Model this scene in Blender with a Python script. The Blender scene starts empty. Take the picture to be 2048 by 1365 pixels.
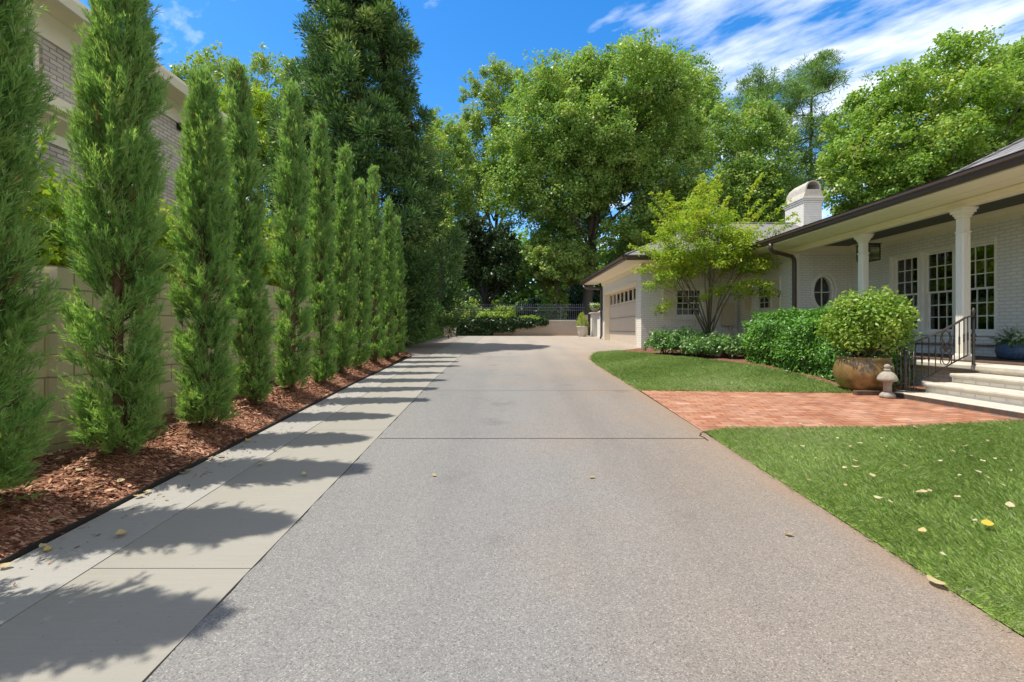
import bpy, math, random
import numpy as np
from mathutils import Vector
C = bpy.context.scene.collection
random.seed(7)
PI = math.pi
H = 1.425                      # eye height over the near drive

# ------------------------------------------------------------------ object helpers
def tag(o, label=None, cat=None, group=None, kind=None):
    if label: o['label'] = label
    if cat: o['category'] = cat
    if group: o['group'] = group
    if kind: o['kind'] = kind
    return o

def thing(name, label, cat, loc=(0, 0, 0), group=None):
    o = bpy.data.objects.new(name, None); C.objects.link(o)
    o.location = loc
    o.empty_display_size = .2
    return tag(o, label, cat, group)

def link(name, me, mat, parent=None):
    o = bpy.data.objects.new(name, me); C.objects.link(o)
    if mat is not None: me.materials.append(mat)
    if parent is not None:
        o.parent = parent
        l = Vector(parent.location)
        if parent.parent is not None: l = l + Vector(parent.parent.location)
        o.location = -l if parent.type == 'EMPTY' else (0, 0, 0)
    return o

def unit(v):
    return v / np.maximum(np.linalg.norm(v, axis=-1, keepdims=True), 1e-9)

class MB:
    def __init__(s): s.v = []; s.f = []
    def add(s, vs, fs):
        b = len(s.v); s.v += [tuple(map(float, p)) for p in vs]; s.f += [tuple(i + b for i in f) for f in fs]
        return s
    def box(s, x0, x1, y0, y1, z0, z1):
        x0, x1 = min(x0, x1), max(x0, x1); y0, y1 = min(y0, y1), max(y0, y1); z0, z1 = min(z0, z1), max(z0, z1)
        return s.add([(x0,y0,z0),(x1,y0,z0),(x1,y1,z0),(x0,y1,z0),(x0,y0,z1),(x1,y0,z1),(x1,y1,z1),(x0,y1,z1)],
              [(0,3,2,1),(4,5,6,7),(0,1,5,4),(1,2,6,5),(2,3,7,6),(3,0,4,7)])
    def tube(s, pts, r, n=8, cap=True):
        pts = [Vector(p) for p in pts]
        if not hasattr(r, '__len__'): r = [r] * len(pts)
        vs = []; fs = []
        up = None
        for i, p in enumerate(pts):
            t = (pts[min(i + 1, len(pts) - 1)] - pts[max(i - 1, 0)])
            t = t.normalized() if t.length > 1e-9 else Vector((0, 0, 1))
            if up is None:
                up = Vector((1, 0, 0)) if abs(t.x) < .8 else Vector((0, 1, 0))
            a = (up - t * up.dot(t)).normalized(); up = a
            b = t.cross(a)
            for k in range(n):
                an = 2 * PI * k / n
                vs.append(p + (a * math.cos(an) + b * math.sin(an)) * r[i])
        for i in range(len(pts) - 1):
            for k in range(n):
                k2 = (k + 1) % n
                fs.append((i*n+k, i*n+k2, (i+1)*n+k2, (i+1)*n+k))
        if cap:
            fs.append(tuple(range(n))[::-1]); fs.append(tuple((len(pts)-1)*n + k for k in range(n)))
        return s.add(vs, fs)
    def lathe(s, prof, c=(0, 0, 0), n=24, sx=1, sy=1, wob=None):
        vs = []; fs = []
        for i, (r, z) in enumerate(prof):
            for k in range(n):
                an = 2 * PI * k / n
                q = r * (1 + (wob(an, z) if wob else 0))
                vs.append((c[0] + q*sx*math.cos(an), c[1] + q*sy*math.sin(an), c[2] + z))
        for i in range(len(prof) - 1):
            for k in range(n):
                k2 = (k+1) % n
                fs.append((i*n+k, i*n+k2, (i+1)*n+k2, (i+1)*n+k))
        fs.append(tuple(range(n))[::-1]); fs.append(tuple((len(prof)-1)*n + k for k in range(n)))
        return s.add(vs, fs)
    def prism(s, poly, axis, a, b):
        """poly of 2-D points swept along axis from a to b; axis 'x': (y,z); 'y': (x,z); 'z': (x,y)"""
        def P(p, t):
            return (t, p[0], p[1]) if axis == 'x' else ((p[0], t, p[1]) if axis == 'y' else (p[0], p[1], t))
        n = len(poly)
        return s.add([P(p, a) for p in poly] + [P(p, b) for p in poly],
              [tuple(range(n))[::-1], tuple(range(n, 2*n))] + [(i, (i+1) % n, n + (i+1) % n, n + i) for i in range(n)])
    def build(s, name, mat, parent=None, smooth=False, bevel=0):
        me = bpy.data.meshes.new(name)
        me.from_pydata(s.v, [], s.f)
        import bmesh
        bm = bmesh.new(); bm.from_mesh(me); bmesh.ops.recalc_face_normals(bm, faces=bm.faces); bm.to_mesh(me); bm.free()
        if smooth: me.polygons.foreach_set('use_smooth', [True] * len(me.polygons))
        me.update()
        o = link(name, me, mat, parent)
        if bevel:
            m = o.modifiers.new('edge', 'BEVEL'); m.width = bevel; m.segments = 2; m.limit_method = 'ANGLE'
        return o

def np_mesh(name, V, nper, tone=None):
    """V: (N*nper,3) verts, N polygons of nper corners each"""
    V = np.ascontiguousarray(V, dtype=np.float32); n = len(V) // nper
    me = bpy.data.meshes.new(name)
    me.vertices.add(len(V)); me.vertices.foreach_set('co', V.ravel())
    me.loops.add(len(V)); me.loops.foreach_set('vertex_index', np.arange(len(V), dtype=np.int32))
    me.polygons.add(n); me.polygons.foreach_set('loop_start', np.arange(0, len(V), nper, dtype=np.int32))
    if tone is not None:
        a = me.attributes.new('tone', 'FLOAT', 'FACE'); a.data.foreach_set('value', np.asarray(tone, dtype=np.float32))
    me.update(calc_edges=True)
    return me

def leaf_verts(P, D, S, L, W, mid=.45):
    L = np.asarray(L).reshape(-1, 1); W = np.asarray(W).reshape(-1, 1)
    m = P + D * L * mid
    return np.stack([P, m + S * W * .5, P + D * L, m - S * W * .5], 1).reshape(-1, 3)

def grid_mesh(name, xs, ys, zf, mat, parent=None):
    V = [(x, y, zf(x, y)) for y in ys for x in xs]
    n = len(xs)
    F = [(j*n+i, j*n+i+1, (j+1)*n+i+1, (j+1)*n+i) for j in range(len(ys)-1) for i in range(n-1)]
    me = bpy.data.meshes.new(name); me.from_pydata(V, [], F); me.update()
    me.polygons.foreach_set('use_smooth', [True] * len(me.polygons))
    return link(name, me, mat, parent)

# ------------------------------------------------------------------ terrain
_py = [-40, 0, 14, 16, 19, 22, 28, 60, 400]; _pz = [-2.0, 0, .70, .79, .875, .945, 1.07, 1.3, 1.3]
def sm(a, b, x):
    t = min(1, max(0, (x - a) / (b - a))); return t * t * (3 - 2 * t)
def gz(x, y):
    z = float(np.interp(y, _py, _pz))
    z += .085 * sm(4.3, 6.1, x) * sm(8.0, 5.6, y) if False else .085 * sm(4.3, 6.1, x) * (1 - sm(5.2, 7.6, y))
    return z
def bedz(x, y):
    """mulch bed on the left: climbs from the edging to the trees, scalloped between them"""
    t = sm(-2.74, -3.25, -abs(x)) if False else min(1, max(0, (-2.76 - x) / .5))
    t = t * t * (3 - 2 * t)
    return gz(x, y) + .012 + (.15 + .006 * max(0, y - 4)) * t * (1 + .16 * math.cos(2 * PI * (y - 3.95))) * (1 - sm(-3.4, -4.0, x) * .35 if x < -3.4 else 1)

# ------------------------------------------------------------------ materials
def mat_new(name):
    m = bpy.data.materials.new(name); m.use_nodes = True
    nt = m.node_tree; nt.nodes.clear()
    out = nt.nodes.new('ShaderNodeOutputMaterial')
    return m, nt, out
def N(nt, t, ins=None, **kw):
    n = nt.nodes.new(t)
    for k, v in kw.items(): setattr(n, k, v)
    for k, v in (ins or {}).items():
        s = n.inputs[k]
        if hasattr(v, 'is_output') or isinstance(v, bpy.types.NodeSocket): nt.links.new(v, s)
        else: s.default_value = v
    return n
def rgb(c): return (c[0], c[1], c[2], 1)
def ramp(nt, fac, stops, interp='LINEAR'):
    n = nt.nodes.new('ShaderNodeValToRGB'); n.color_ramp.interpolation = interp
    e = n.color_ramp.elements
    while len(e) < len(stops): e.new(.5)
    for i, (p, c) in enumerate(stops):
        e[i].position = p; e[i].color = rgb(c) if hasattr(c, '__len__') else (c, c, c, 1)
    nt.links.new(fac, n.inputs[0]); return n.outputs[0]
def mixc(nt, f, a, b, mode='MIX'):
    n = nt.nodes.new('ShaderNodeMix'); n.data_type = 'RGBA'; n.blend_type = mode
    for s, v in ((n.inputs[0], f), (n.inputs[6], a), (n.inputs[7], b)):
        if isinstance(v, bpy.types.NodeSocket): nt.links.new(v, s)
        else: s.default_value = rgb(v) if hasattr(v, '__len__') else v
    return n.outputs[2]
def mth(nt, op, a, b=0.0, c=0.0, clamp=False):
    n = nt.nodes.new('ShaderNodeMath'); n.operation = op; n.use_clamp = clamp
    for s, v in zip(n.inputs, (a, b, c)):
        if isinstance(v, bpy.types.NodeSocket): nt.links.new(v, s)
        else: s.default_value = v
    return n.outputs[0]
def pos(nt): return nt.nodes.new('ShaderNodeNewGeometry').outputs['Position']
def noise(nt, vec, scale, detail=3, rough=.55, out='Fac'):
    return N(nt, 'ShaderNodeTexNoise', {'Vector': vec, 'Scale': scale, 'Detail': detail, 'Roughness': rough}).outputs[out]
def bsdf(nt, out, col, rough=.6, spec=.4, metal=0, bump=None, bdist=.01, bstr=.5):
    p = N(nt, 'ShaderNodeBsdfPrincipled')
    for s, v in ((p.inputs['Base Color'], col), (p.inputs['Roughness'], rough), (p.inputs['Metallic'], metal), (p.inputs['Specular IOR Level'], spec)):
        if isinstance(v, bpy.types.NodeSocket): nt.links.new(v, s)
        else: s.default_value = rgb(v) if hasattr(v, '__len__') else v
    if bump is not None:
        b = N(nt, 'ShaderNodeBump', {'Height': bump, 'Distance': bdist, 'Strength': bstr})
        nt.links.new(b.outputs[0], p.inputs['Normal'])
    nt.links.new(p.outputs[0], out.inputs[0]); return p

def simple(name, col, rough=.55, spec=.4, metal=0, var=.12, scale=6, bstr=.15):
    m, nt, out = mat_new(name); p = pos(nt)
    n1 = noise(nt, p, scale, 5); n2 = noise(nt, p, scale * 14, 3)
    c = mixc(nt, n1, [x * (1 - var) for x in col], [min(1, x * (1 + var)) for x in col])
    r = mth(nt, 'ADD', mth(nt, 'MULTIPLY', n1, .2), rough - .1)
    bsdf(nt, out, c, r, spec, metal, n2, .004, bstr); return m

def leafmat(name, stops, trans=.44, rough=.42, spec=.35, tcol=(1.25, 1.35, .55), gain=3.4):
    """leaf colour differs from leaf to leaf (face attribute 'tone')"""
    m, nt, out = mat_new(name)
    a = N(nt, 'ShaderNodeAttribute', attribute_name='tone').outputs['Fac']
    n1 = noise(nt, pos(nt), 1.3, 2)
    stops = [(q, tuple(v * min(gain, .46 / max(cc)) for v in cc)) for q, cc in stops]
    c = ramp(nt, mth(nt, 'ADD', a, mth(nt, 'MULTIPLY', mth(nt, 'SUBTRACT', n1, .5), .5), clamp=True), stops)
    p = N(nt, 'ShaderNodeBsdfPrincipled', {'Base Color': c, 'Roughness': rough, 'Specular IOR Level': spec})
    t = N(nt, 'ShaderNodeBsdfTranslucent', {'Color': mixc(nt, 1.0, c, tcol, 'MULTIPLY')})
    x = N(nt, 'ShaderNodeMixShader', {0: trans, 1: p.outputs[0], 2: t.outputs[0]})
    nt.links.new(x.outputs[0], out.inputs[0]); return m

def brickmat(name, axis, c1, c2, mortar, bw=.205, bh=.068, ms=.012, rough=.7, bstr=.6, dirt=None, patch=None, dirtz=None):
    m, nt, out = mat_new(name); p = pos(nt)
    s = N(nt, 'ShaderNodeSeparateXYZ', {0: p})
    u = {'x': 'Y', 'y': 'X'}.get(axis)
    if axis == 'z': v = N(nt, 'ShaderNodeCombineXYZ', {0: s.outputs['X'], 1: s.outputs['Y'], 2: 0})
    else: v = N(nt, 'ShaderNodeCombineXYZ', {0: s.outputs[u], 1: s.outputs['Z'], 2: 0})
    wob = N(nt, 'ShaderNodeVectorMath', {0: v.outputs[0], 1: N(nt, 'ShaderNodeVectorMath', {0: noise(nt, p, 9, 2, out='Color'), 'Scale': .008}, operation='SCALE').outputs[0]}, operation='ADD')
    b = N(nt, 'ShaderNodeTexBrick', {'Vector': wob.outputs[0], 'Color1': rgb(c1), 'Color2': rgb(c2), 'Mortar': rgb(mortar), 'Scale': 1, 'Mortar Size': ms,
          'Mortar Smooth': .3, 'Bias': 0, 'Brick Width': bw, 'Row Height': bh})
    n1 = noise(nt, p, 2.2, 5); n2 = noise(nt, p, 70, 4)
    c = mixc(nt, ramp(nt, n1, [(.35, 0), (.75, .35)]), b.outputs['Color'], dirt or [x * .8 for x in c1])
    if patch:
        pn = noise(nt, N(nt, 'ShaderNodeVectorMath', {0: v.outputs[0], 1: (3.2, 9, 1)}, operation='MULTIPLY').outputs[0], 1, 2)
        c = mixc(nt, ramp(nt, pn, [(.68, 0), (.72, .9)]), c, patch)
    stk = noise(nt, N(nt, 'ShaderNodeVectorMath', {0: p, 1: (6, 6, .5)}, operation='MULTIPLY').outputs[0], 1.0, 4, .6)
    c = mixc(nt, ramp(nt, stk, [(.5, 0), (.8, .28)]), c, mixc(nt, 1.0, c, (.72, .70, .64), 'MULTIPLY'))
    if dirtz:   # splashed earth and moss low on the wall
        z = mth(nt, 'ADD', s.outputs['Z'], mth(nt, 'MULTIPLY', n1, .5))
        c = mixc(nt, ramp(nt, mth(nt, 'DIVIDE', mth(nt, 'SUBTRACT', z, dirtz[0]), dirtz[1], clamp=True), [(0, .85), (1, 0)]), c, dirtz[2])
    h = mth(nt, 'ADD', mth(nt, 'MULTIPLY', b.outputs['Fac'], -1.0), mth(nt, 'MULTIPLY', n2, .45))
    bsdf(nt, out, c, rough, .3, 0, h, .012, bstr); return m

WHITE1, WHITE2 = (.83, .79, .70), (.875, .84, .755)
M = {}
M['brick_x'] = brickmat('painted_brick_x', 'x', WHITE1, WHITE2, (.68, .66, .60), bstr=.7)
M['brick_y'] = brickmat('painted_brick_y', 'y', WHITE1, WHITE2, (.68, .66, .60), bstr=.7)
M['gwall_y'] = brickmat('garden_brick_y', 'y', (.66, .56, .45), (.56, .46, .37), (.32, .27, .22), bstr=.7, dirt=(.5, .36, .25), dirtz=(1.1, .5, (.45, .26, .14)))
M['gwall_x'] = brickmat('garden_brick_x', 'x', (.66, .60, .52), (.6, .54, .46), (.5, .45, .4), bstr=.7, dirt=(.5, .36, .25), dirtz=(1.1, .5, (.45, .26, .14)))
M['nbrick'] = brickmat('whitewashed_brick', 'x', (.66, .60, .57), (.47, .41, .39), (.25, .23, .22), bw=.23, bh=.075, ms=.010, patch=(.45, .23, .13), dirt=(.74, .70, .67))
M['block'] = brickmat('painted_block', 'x', (.68, .60, .43), (.72, .64, .47), (.34, .30, .19), bw=.4, bh=.2, ms=.009, dirt=(.44, .39, .27), dirtz=(.42, .55, (.18, .17, .04)), bstr=.5)
M['paint'] = simple('cream_paint', (.85, .81, .71), .5, .4, var=.04, bstr=.08)
M['soffit'] = simple('soffit_paint', (.86, .775, .60), .5, .4, var=.04, bstr=.08)
M['shutter'] = simple('shutter_paint', (.80, .72, .56), .45, .4, var=.04, bstr=.08)
M['gutter'] = simple('brown_metal', (.075, .048, .040), .38, .5, var=.15, bstr=.05)
M['iron'] = simple('wrought_iron', (.06, .052, .048), .42, .6, metal=.3, var=.3, scale=14)
M['fence_iron'] = simple('fence_iron', (.10, .105, .14), .4, .5, var=.2)
M['ceiling'] = simple('dark_ceiling', (.075, .078, .068), .5, .3, var=.1)
M['trunk'] = simple('bark_brown', (.14, .088, .056), .9, .1, var=.4, scale=14, bstr=.9)
M['trunk_grey'] = simple('bark_grey', (.15, .125, .10), .9, .1, var=.4, scale=7, bstr=.9)
M['trunk_maple'] = simple('bark_smooth', (.17, .135, .09), .8, .2, var=.3, scale=9, bstr=.5)
M['stone'] = simple('limestone', (0.546, 0.502, 0.422), .75, .25, var=.3, scale=7, bstr=.6)
M['statue'] = simple('weathered_stone', (0.360, 0.324, 0.261), .85, .2, var=.45, scale=22, bstr=.8)
M['planter'] = simple('cream_planter', (.62, .57, .49), .6, .3, var=.1)
M['garage_door'] = simple('taupe_door', (.66, .56, .45), .5, .35, var=.05)
M['porch_brick'] = brickmat('porch_floor', 'z', (.12, .075, .055), (.15, .09, .06), (.09, .075, .06), bw=.2, bh=.1)
M['steel_box'] = simple('beige_steel', (.60, .48, .33), .5, .4, var=.05)
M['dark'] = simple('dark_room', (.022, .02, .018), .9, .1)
M['curtain'] = simple('curtain_cloth', (.52, .54, .53), .9, .1)
M['shade'] = simple('lamp_shade', (.62, .52, .36), .8, .1)
M['edging'] = simple('black_edging', (.028, .025, .023), .6, .3, var=.3)
M['soil'] = simple('soil', (.07, .045, .03), .95, .1, var=.4, scale=20, bstr=.9)

def glass():
    m, nt, out = mat_new('window_glass')
    fr = N(nt, 'ShaderNodeFresnel', {'IOR': 1.55}).outputs[0]
    g = N(nt, 'ShaderNodeBsdfGlossy', {'Roughness': .015, 'Color': (.9, .93, .95, 1)})
    t = N(nt, 'ShaderNodeBsdfTransparent', {'Color': (.86, .89, .87, 1)})
    x = N(nt, 'ShaderNodeMixShader', {0: mth(nt, 'ADD', fr, .06, clamp=True), 1: t.outputs[0], 2: g.outputs[0]})
    nt.links.new(x.outputs[0], out.inputs[0]); return m
M['glass'] = glass()

def drive():
    m, nt, out = mat_new('exposed_aggregate'); p = pos(nt)
    vo = N(nt, 'ShaderNodeTexVoronoi', {'Vector': p, 'Scale': 195}); va = vo.outputs['Color']
    s = N(nt, 'ShaderNodeSeparateColor', {0: va}).outputs[0]
    c = ramp(nt, s, [(0, (0.101, 0.099, 0.097)), (.10, (0.172, 0.171, 0.168)), (.4, (0.207, 0.206, 0.202)), (.78, (0.239, 0.237, 0.231)), (.93, (0.290, 0.284, 0.273)), (1, (0.378, 0.370, 0.353))])
    v2 = N(nt, 'ShaderNodeSeparateColor', {0: N(nt, 'ShaderNodeTexVoronoi', {'Vector': p, 'Scale': 120}).outputs['Color']}).outputs[1]
    c = mixc(nt, ramp(nt, v2, [(.95, 0), (.99, .45)]), c, (.10, .095, .09))
    # rusty wash along the right side
    x = N(nt, 'ShaderNodeSeparateXYZ', {0: p}); nz = noise(nt, p, .55, 5)
    tan = mth(nt, 'MULTIPLY', mth(nt, 'SUBTRACT', mth(nt, 'ADD', x.outputs['X'], mth(nt, 'MULTIPLY', nz, 3.2)), 1.55), .45, clamp=True)
    c = mixc(nt, mth(nt, 'MULTIPLY', tan, .8), c, mixc(nt, 1.0, c, (1.22, .98, .76), 'MULTIPLY'))
    edge = mth(nt, 'MULTIPLY', mth(nt, 'SUBTRACT', mth(nt, 'ADD', x.outputs['X'], mth(nt, 'MULTIPLY', noise(nt, p, 2.2, 4), .35)), 2.18), 4.0, clamp=True)
    c = mixc(nt, mth(nt, 'MULTIPLY', edge, .45), c, (.30, .19, .115))
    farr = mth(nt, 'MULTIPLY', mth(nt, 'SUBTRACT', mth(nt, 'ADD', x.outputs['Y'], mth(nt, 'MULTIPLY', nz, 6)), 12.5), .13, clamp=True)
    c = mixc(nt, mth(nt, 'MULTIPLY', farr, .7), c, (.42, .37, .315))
    c = mixc(nt, ramp(nt, noise(nt, p, .9, 6), [(.38, 0), (.7, .22)]), c, mixc(nt, 1.0, c, (.78, .78, .80), 'MULTIPLY'))
    wear = noise(nt, N(nt, 'ShaderNodeVectorMath', {0: p, 1: (1.5, .16, 1)}, operation='MULTIPLY').outputs[0], 1.0, 5, .6)
    c = mixc(nt, ramp(nt, wear, [(.35, .28), (.5, 0), (.68, .22)]), c, mixc(nt, ramp(nt, wear, [(.45, 0), (.55, 1)]), mixc(nt, 1.0, c, (.74, .75, .77), 'MULTIPLY'), mixc(nt, 1.0, c, (1.2, 1.18, 1.14), 'MULTIPLY')))
    for tx in (-.45, 1.15):
        g = mth(nt, 'SUBTRACT', 1.0, mth(nt, 'MULTIPLY', mth(nt, 'ABSOLUTE', mth(nt, 'SUBTRACT', mth(nt, 'ADD', x.outputs['X'], mth(nt, 'MULTIPLY', nz, .3)), tx + .15)), 3.2), clamp=True)
        c = mixc(nt, mth(nt, 'MULTIPLY', g, .22), c, mixc(nt, 1.0, c, (.72, .73, .75), 'MULTIPLY'))
    oil = ramp(nt, noise(nt, p, 1.7, 3, .4), [(.66, 0), (.74, .35)])
    c = mixc(nt, oil, c, mixc(nt, 1.0, c, (.6, .6, .6), 'MULTIPLY'))
    # hairline cracks
    vc = N(nt, 'ShaderNodeTexVoronoi', {'Vector': N(nt, 'ShaderNodeVectorMath', {0: p, 1: N(nt, 'ShaderNodeVectorMath', {0: noise(nt, p, 2.5, 4, out='Color'), 'Scale': .7}, operation='SCALE').outputs[0]}, operation='ADD').outputs[0], 'Scale': .33}, feature='DISTANCE_TO_EDGE').outputs['Distance']
    gate = ramp(nt, noise(nt, p, .35, 2), [(.55, 0), (.6, 1)])
    c = mixc(nt, mth(nt, 'MULTIPLY', mth(nt, 'LESS_THAN', vc, .0022), mth(nt, 'MULTIPLY', gate, .6)), c, (.08, .07, .06))
    bsdf(nt, out, c, .78, .28, 0, mth(nt, 'ADD', s, vo.outputs['Distance']), .004, .45); return m
M['drive'] = drive()

def concrete(name, c1, c2):
    m, nt, out = mat_new(name); p = pos(nt)
    st = N(nt, 'ShaderNodeVectorMath', {0: p, 1: (2, 40, 1)}, operation='MULTIPLY').outputs[0]
    n1 = noise(nt, p, .8, 6, .6); n2 = noise(nt, p, 160, 3, .7); n3 = noise(nt, st, 1.5, 4, .6)
    c = mixc(nt, n1, c1, c2)
    c = mixc(nt, .09, c, ramp(nt, n3, [(.3, .25), (.7, .62)]), 'OVERLAY')
    c = mixc(nt, ramp(nt, n2, [(.62, 0), (.72, .5)]), c, [x * .6 for x in c1])
    v = N(nt, 'ShaderNodeTexVoronoi', {'Vector': p, 'Scale': 17, 'Randomness': 1}).outputs['Distance']
    c = mixc(nt, mth(nt, 'MULTIPLY', mth(nt, 'LESS_THAN', v, .07), .5), c, (.12, .10, .07))
    c = mixc(nt, ramp(nt, noise(nt, p, 3.1, 5, .7), [(.58, 0), (.8, .3)]), c, (.27, .25, .21))
    bsdf(nt, out, c, .8, .25, 0, mth(nt, 'ADD', n2, n3), .003, .3); return m
M['conc'] = concrete('broom_concrete', (.272, .262, .230), (.325, .312, .278))
M['conc2'] = concrete('broom_concrete_outer', (0.304, 0.296, 0.275), (0.352, 0.345, 0.322))
M['conc_apron'] = concrete('old_asphalt', (0.211, 0.185, 0.167), (0.273, 0.242, 0.216))  # brown-grey paving of the parking apron, darker than the strips

def mulchmat(name, stops):
    m, nt, out = mat_new(name); p = pos(nt)
    st = N(nt, 'ShaderNodeVectorMath', {0: p, 1: (1, 2.4, 1)}, operation='MULTIPLY').outputs[0]
    v = N(nt, 'ShaderNodeTexVoronoi', {'Vector': N(nt, 'ShaderNodeVectorMath', {0: st, 1: N(nt, 'ShaderNodeVectorMath', {0: noise(nt, p, 20, 2, out='Color'), 'Scale': .05}, operation='SCALE').outputs[0]}, operation='ADD').outputs[0], 'Scale': 34})
    s = N(nt, 'ShaderNodeSeparateColor', {0: v.outputs['Color']}).outputs[0]
    bsdf(nt, out, ramp(nt, s, stops), .9, .15, 0, mth(nt, 'ADD', s, mth(nt, 'MULTIPLY', v.outputs['Distance'], -1)), .02, .9); return m
MULCH = [(0, (.10, .046, .028)), (.4, (.235, .105, .064)), (.75, (.38, .19, .12)), (1, (.60, .38, .26))]
M['mulch'] = mulchmat('bark_mulch', MULCH)
M['chip'] = None
def attrmat(name, stops, rough=.8, spec=.2, trans=0):
    m, nt, out = mat_new(name)
    a = N(nt, 'ShaderNodeAttribute', attribute_name='tone').outputs['Fac']
    c = ramp(nt, a, stops)
    p = bsdf(nt, out, c, rough, spec)
    if trans:
        t = N(nt, 'ShaderNodeBsdfTranslucent', {'Color': c})
        x = N(nt, 'ShaderNodeMixShader', {0: trans, 1: p.outputs[0], 2: t.outputs[0]}); nt.links.new(x.outputs[0], out.inputs[0])
    return m
M['chip'] = attrmat('bark_chips', MULCH)
M['grass'] = attrmat('grass_blades', [(0, (.17, .26, .062)), (.5, (.31, .44, .11)), (.85, (.44, .52, .23)), (1, (.56, .55, .36))], .45, .35, .45)
def lawnmat():
    m, nt, out = mat_new('turf'); p = pos(nt)
    c = mixc(nt, noise(nt, p, 60, 3), (.20, .30, .06), (.29, .42, .09)); c = mixc(nt, ramp(nt, noise(nt, p, 9, 3), [(.55, 0), (.8, .4)]), c, (.26, .22, .10))
    bsdf(nt, out, c, .95, .1, 0, noise(nt, p, 90, 3), .02, .8); return m
M['lawn'] = lawnmat()

def paver():
    m, nt, out = mat_new('red_brick_paving'); p = pos(nt)
    b = N(nt, 'ShaderNodeTexBrick', {'Vector': p, 'Color1': rgb((.32, .125, .065)), 'Color2': rgb((.45, .215, .125)), 'Mortar': rgb((.13, .07, .045)), 'Scale': 1, 'Mortar Size': .008,
          'Mortar Smooth': .2, 'Bias': -.1, 'Brick Width': .21, 'Row Height': .105})
    n1 = noise(nt, p, 3, 5); n2 = noise(nt, p, 90, 4)
    v = N(nt, 'ShaderNodeVectorMath', {0: p, 1: (4.76, 9.52, 1)}, operation='MULTIPLY').outputs[0]
    dk = N(nt, 'ShaderNodeTexWhiteNoise', {'Vector': N(nt, 'ShaderNodeVectorMath', {0: v}, operation='FLOOR').outputs[0]}).outputs['Value']
    c = mixc(nt, ramp(nt, dk, [(.86, 0), (.97, .7)]), b.outputs['Color'], (.22, .10, .075))
    c = mixc(nt, ramp(nt, dk, [(.0, .55), (.12, 0)]), c, (.58, .36, .25))
    c = mixc(nt, ramp(nt, n1, [(.4, 0), (.8, .5)]), c, (.52, .35, .24))
    c = mixc(nt, ramp(nt, noise(nt, p, 7, 5, .7), [(.6, 0), (.78, .28)]), c, (.20, .15, .09))
    bsdf(nt, out, c, .8, .25, 0, mth(nt, 'ADD', mth(nt, 'MULTIPLY', b.outputs['Fac'], -1), mth(nt, 'MULTIPLY', n2, .4)), .006, .6); return m
M['paver'] = paver()

def shingles(name, c1, c2):
    m, nt, out = mat_new(name); p = pos(nt)
    s = N(nt, 'ShaderNodeSeparateXYZ', {0: p})
    v = N(nt, 'ShaderNodeCombineXYZ', {0: mth(nt, 'ADD', s.outputs['X'], s.outputs['Y']), 1: s.outputs['Z'], 2: 0}).outputs[0]
    b = N(nt, 'ShaderNodeTexBrick', {'Vector': v, 'Color1': rgb(c1), 'Color2': rgb(c2), 'Mortar': rgb([x * .22 for x in c1]), 'Scale': 1, 'Mortar Size': .013,
          'Mortar Smooth': .1, 'Brick Width': .3, 'Row Height': .085})
    c = mixc(nt, .35, b.outputs['Color'], mixc(nt, noise(nt, p, 60, 3), [x * .6 for x in c1], [min(1, x * 1.4) for x in c2]))
    c = mixc(nt, ramp(nt, noise(nt, p, 2.5, 4), [(.4, 0), (.8, .4)]), c, [x * .8 for x in c1])
    bsdf(nt, out, c, .9, .15, 0, mth(nt, 'MULTIPLY', b.outputs['Fac'], -1), .01, .8); return m
M['shingle'] = shingles('grey_shingles', (.21, .205, .205), (.31, .30, .295))
M['nshingle'] = shingles('brown_shingles', (.20, .18, .16), (.28, .25, .22))

def louvre():
    m, nt, out = mat_new('copper_glaze'); p = pos(nt)
    n1 = noise(nt, p, 4.5, 5, .65); n2 = noise(nt, p, 30, 4)
    c = ramp(nt, n1, [(.3, (.10, .085, .045)), (.45, (.23, .145, .055)), (.6, (.33, .20, .075)), (.78, (.22, .19, .10))])
    bsdf(nt, out, c, ramp(nt, n2, [(.3, .2), (.8, .45)]), .6, .25, noise(nt, p, 12, 3), .01, .25); return m
M['pot'] = louvre()
M['blue'] = None
def bluepot():
    m, nt, out = mat_new('blue_glaze'); p = pos(nt)
    v = N(nt, 'ShaderNodeTexVoronoi', {'Vector': p, 'Scale': 30, 'Randomness': .3})
    c = mixc(nt, ramp(nt, v.outputs['Distance'], [(.1, 1), (.4, 0)]), (.055, .10, .17), (.13, .20, .29))
    bsdf(nt, out, c, .35, .5, 0, v.outputs['Distance'], .01, .6); return m
M['blue'] = bluepot()

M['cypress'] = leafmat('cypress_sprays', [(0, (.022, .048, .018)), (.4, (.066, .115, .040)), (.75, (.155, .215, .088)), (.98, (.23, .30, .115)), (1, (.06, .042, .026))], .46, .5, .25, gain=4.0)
M['crypto'] = leafmat('cedar_needles', [(0, (.020, .048, .016)), (.5, (.052, .100, .032)), (1, (.19, .225, .085))], .28, .5, .3, gain=2.1)
M['maple'] = leafmat('maple_leaves', [(0, (.040, .075, .020)), (.5, (.088, .132, .034)), (.85, (.155, .19, .058)), (1, (.26, .27, .10))], .38)
M['maple_r'] = leafmat('maple_leaves_bright', [(0, (.045, .088, .018)), (.5, (.102, .152, .029)), (.85, (.165, .205, .048)), (1, (.25, .26, .075))], .38)
M['olive'] = leafmat('olive_leaves', [(0, (.045, .075, .02)), (.5, (.09, .125, .03)), (1, (.19, .20, .06))], .36)
M['lime'] = leafmat('lime_leaves', [(0, (.06, .11, .012)), (.5, (.13, .18, .018)), (1, (.28, .27, .03))], .42, gain=2.6)
M['jmaple'] = leafmat('japanese_maple_leaves', [(0, (.052, .095, .012)), (.5, (.142, .185, .020)), (1, (.31, .31, .040))], .42, .5, .25, gain=3.0)
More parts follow.
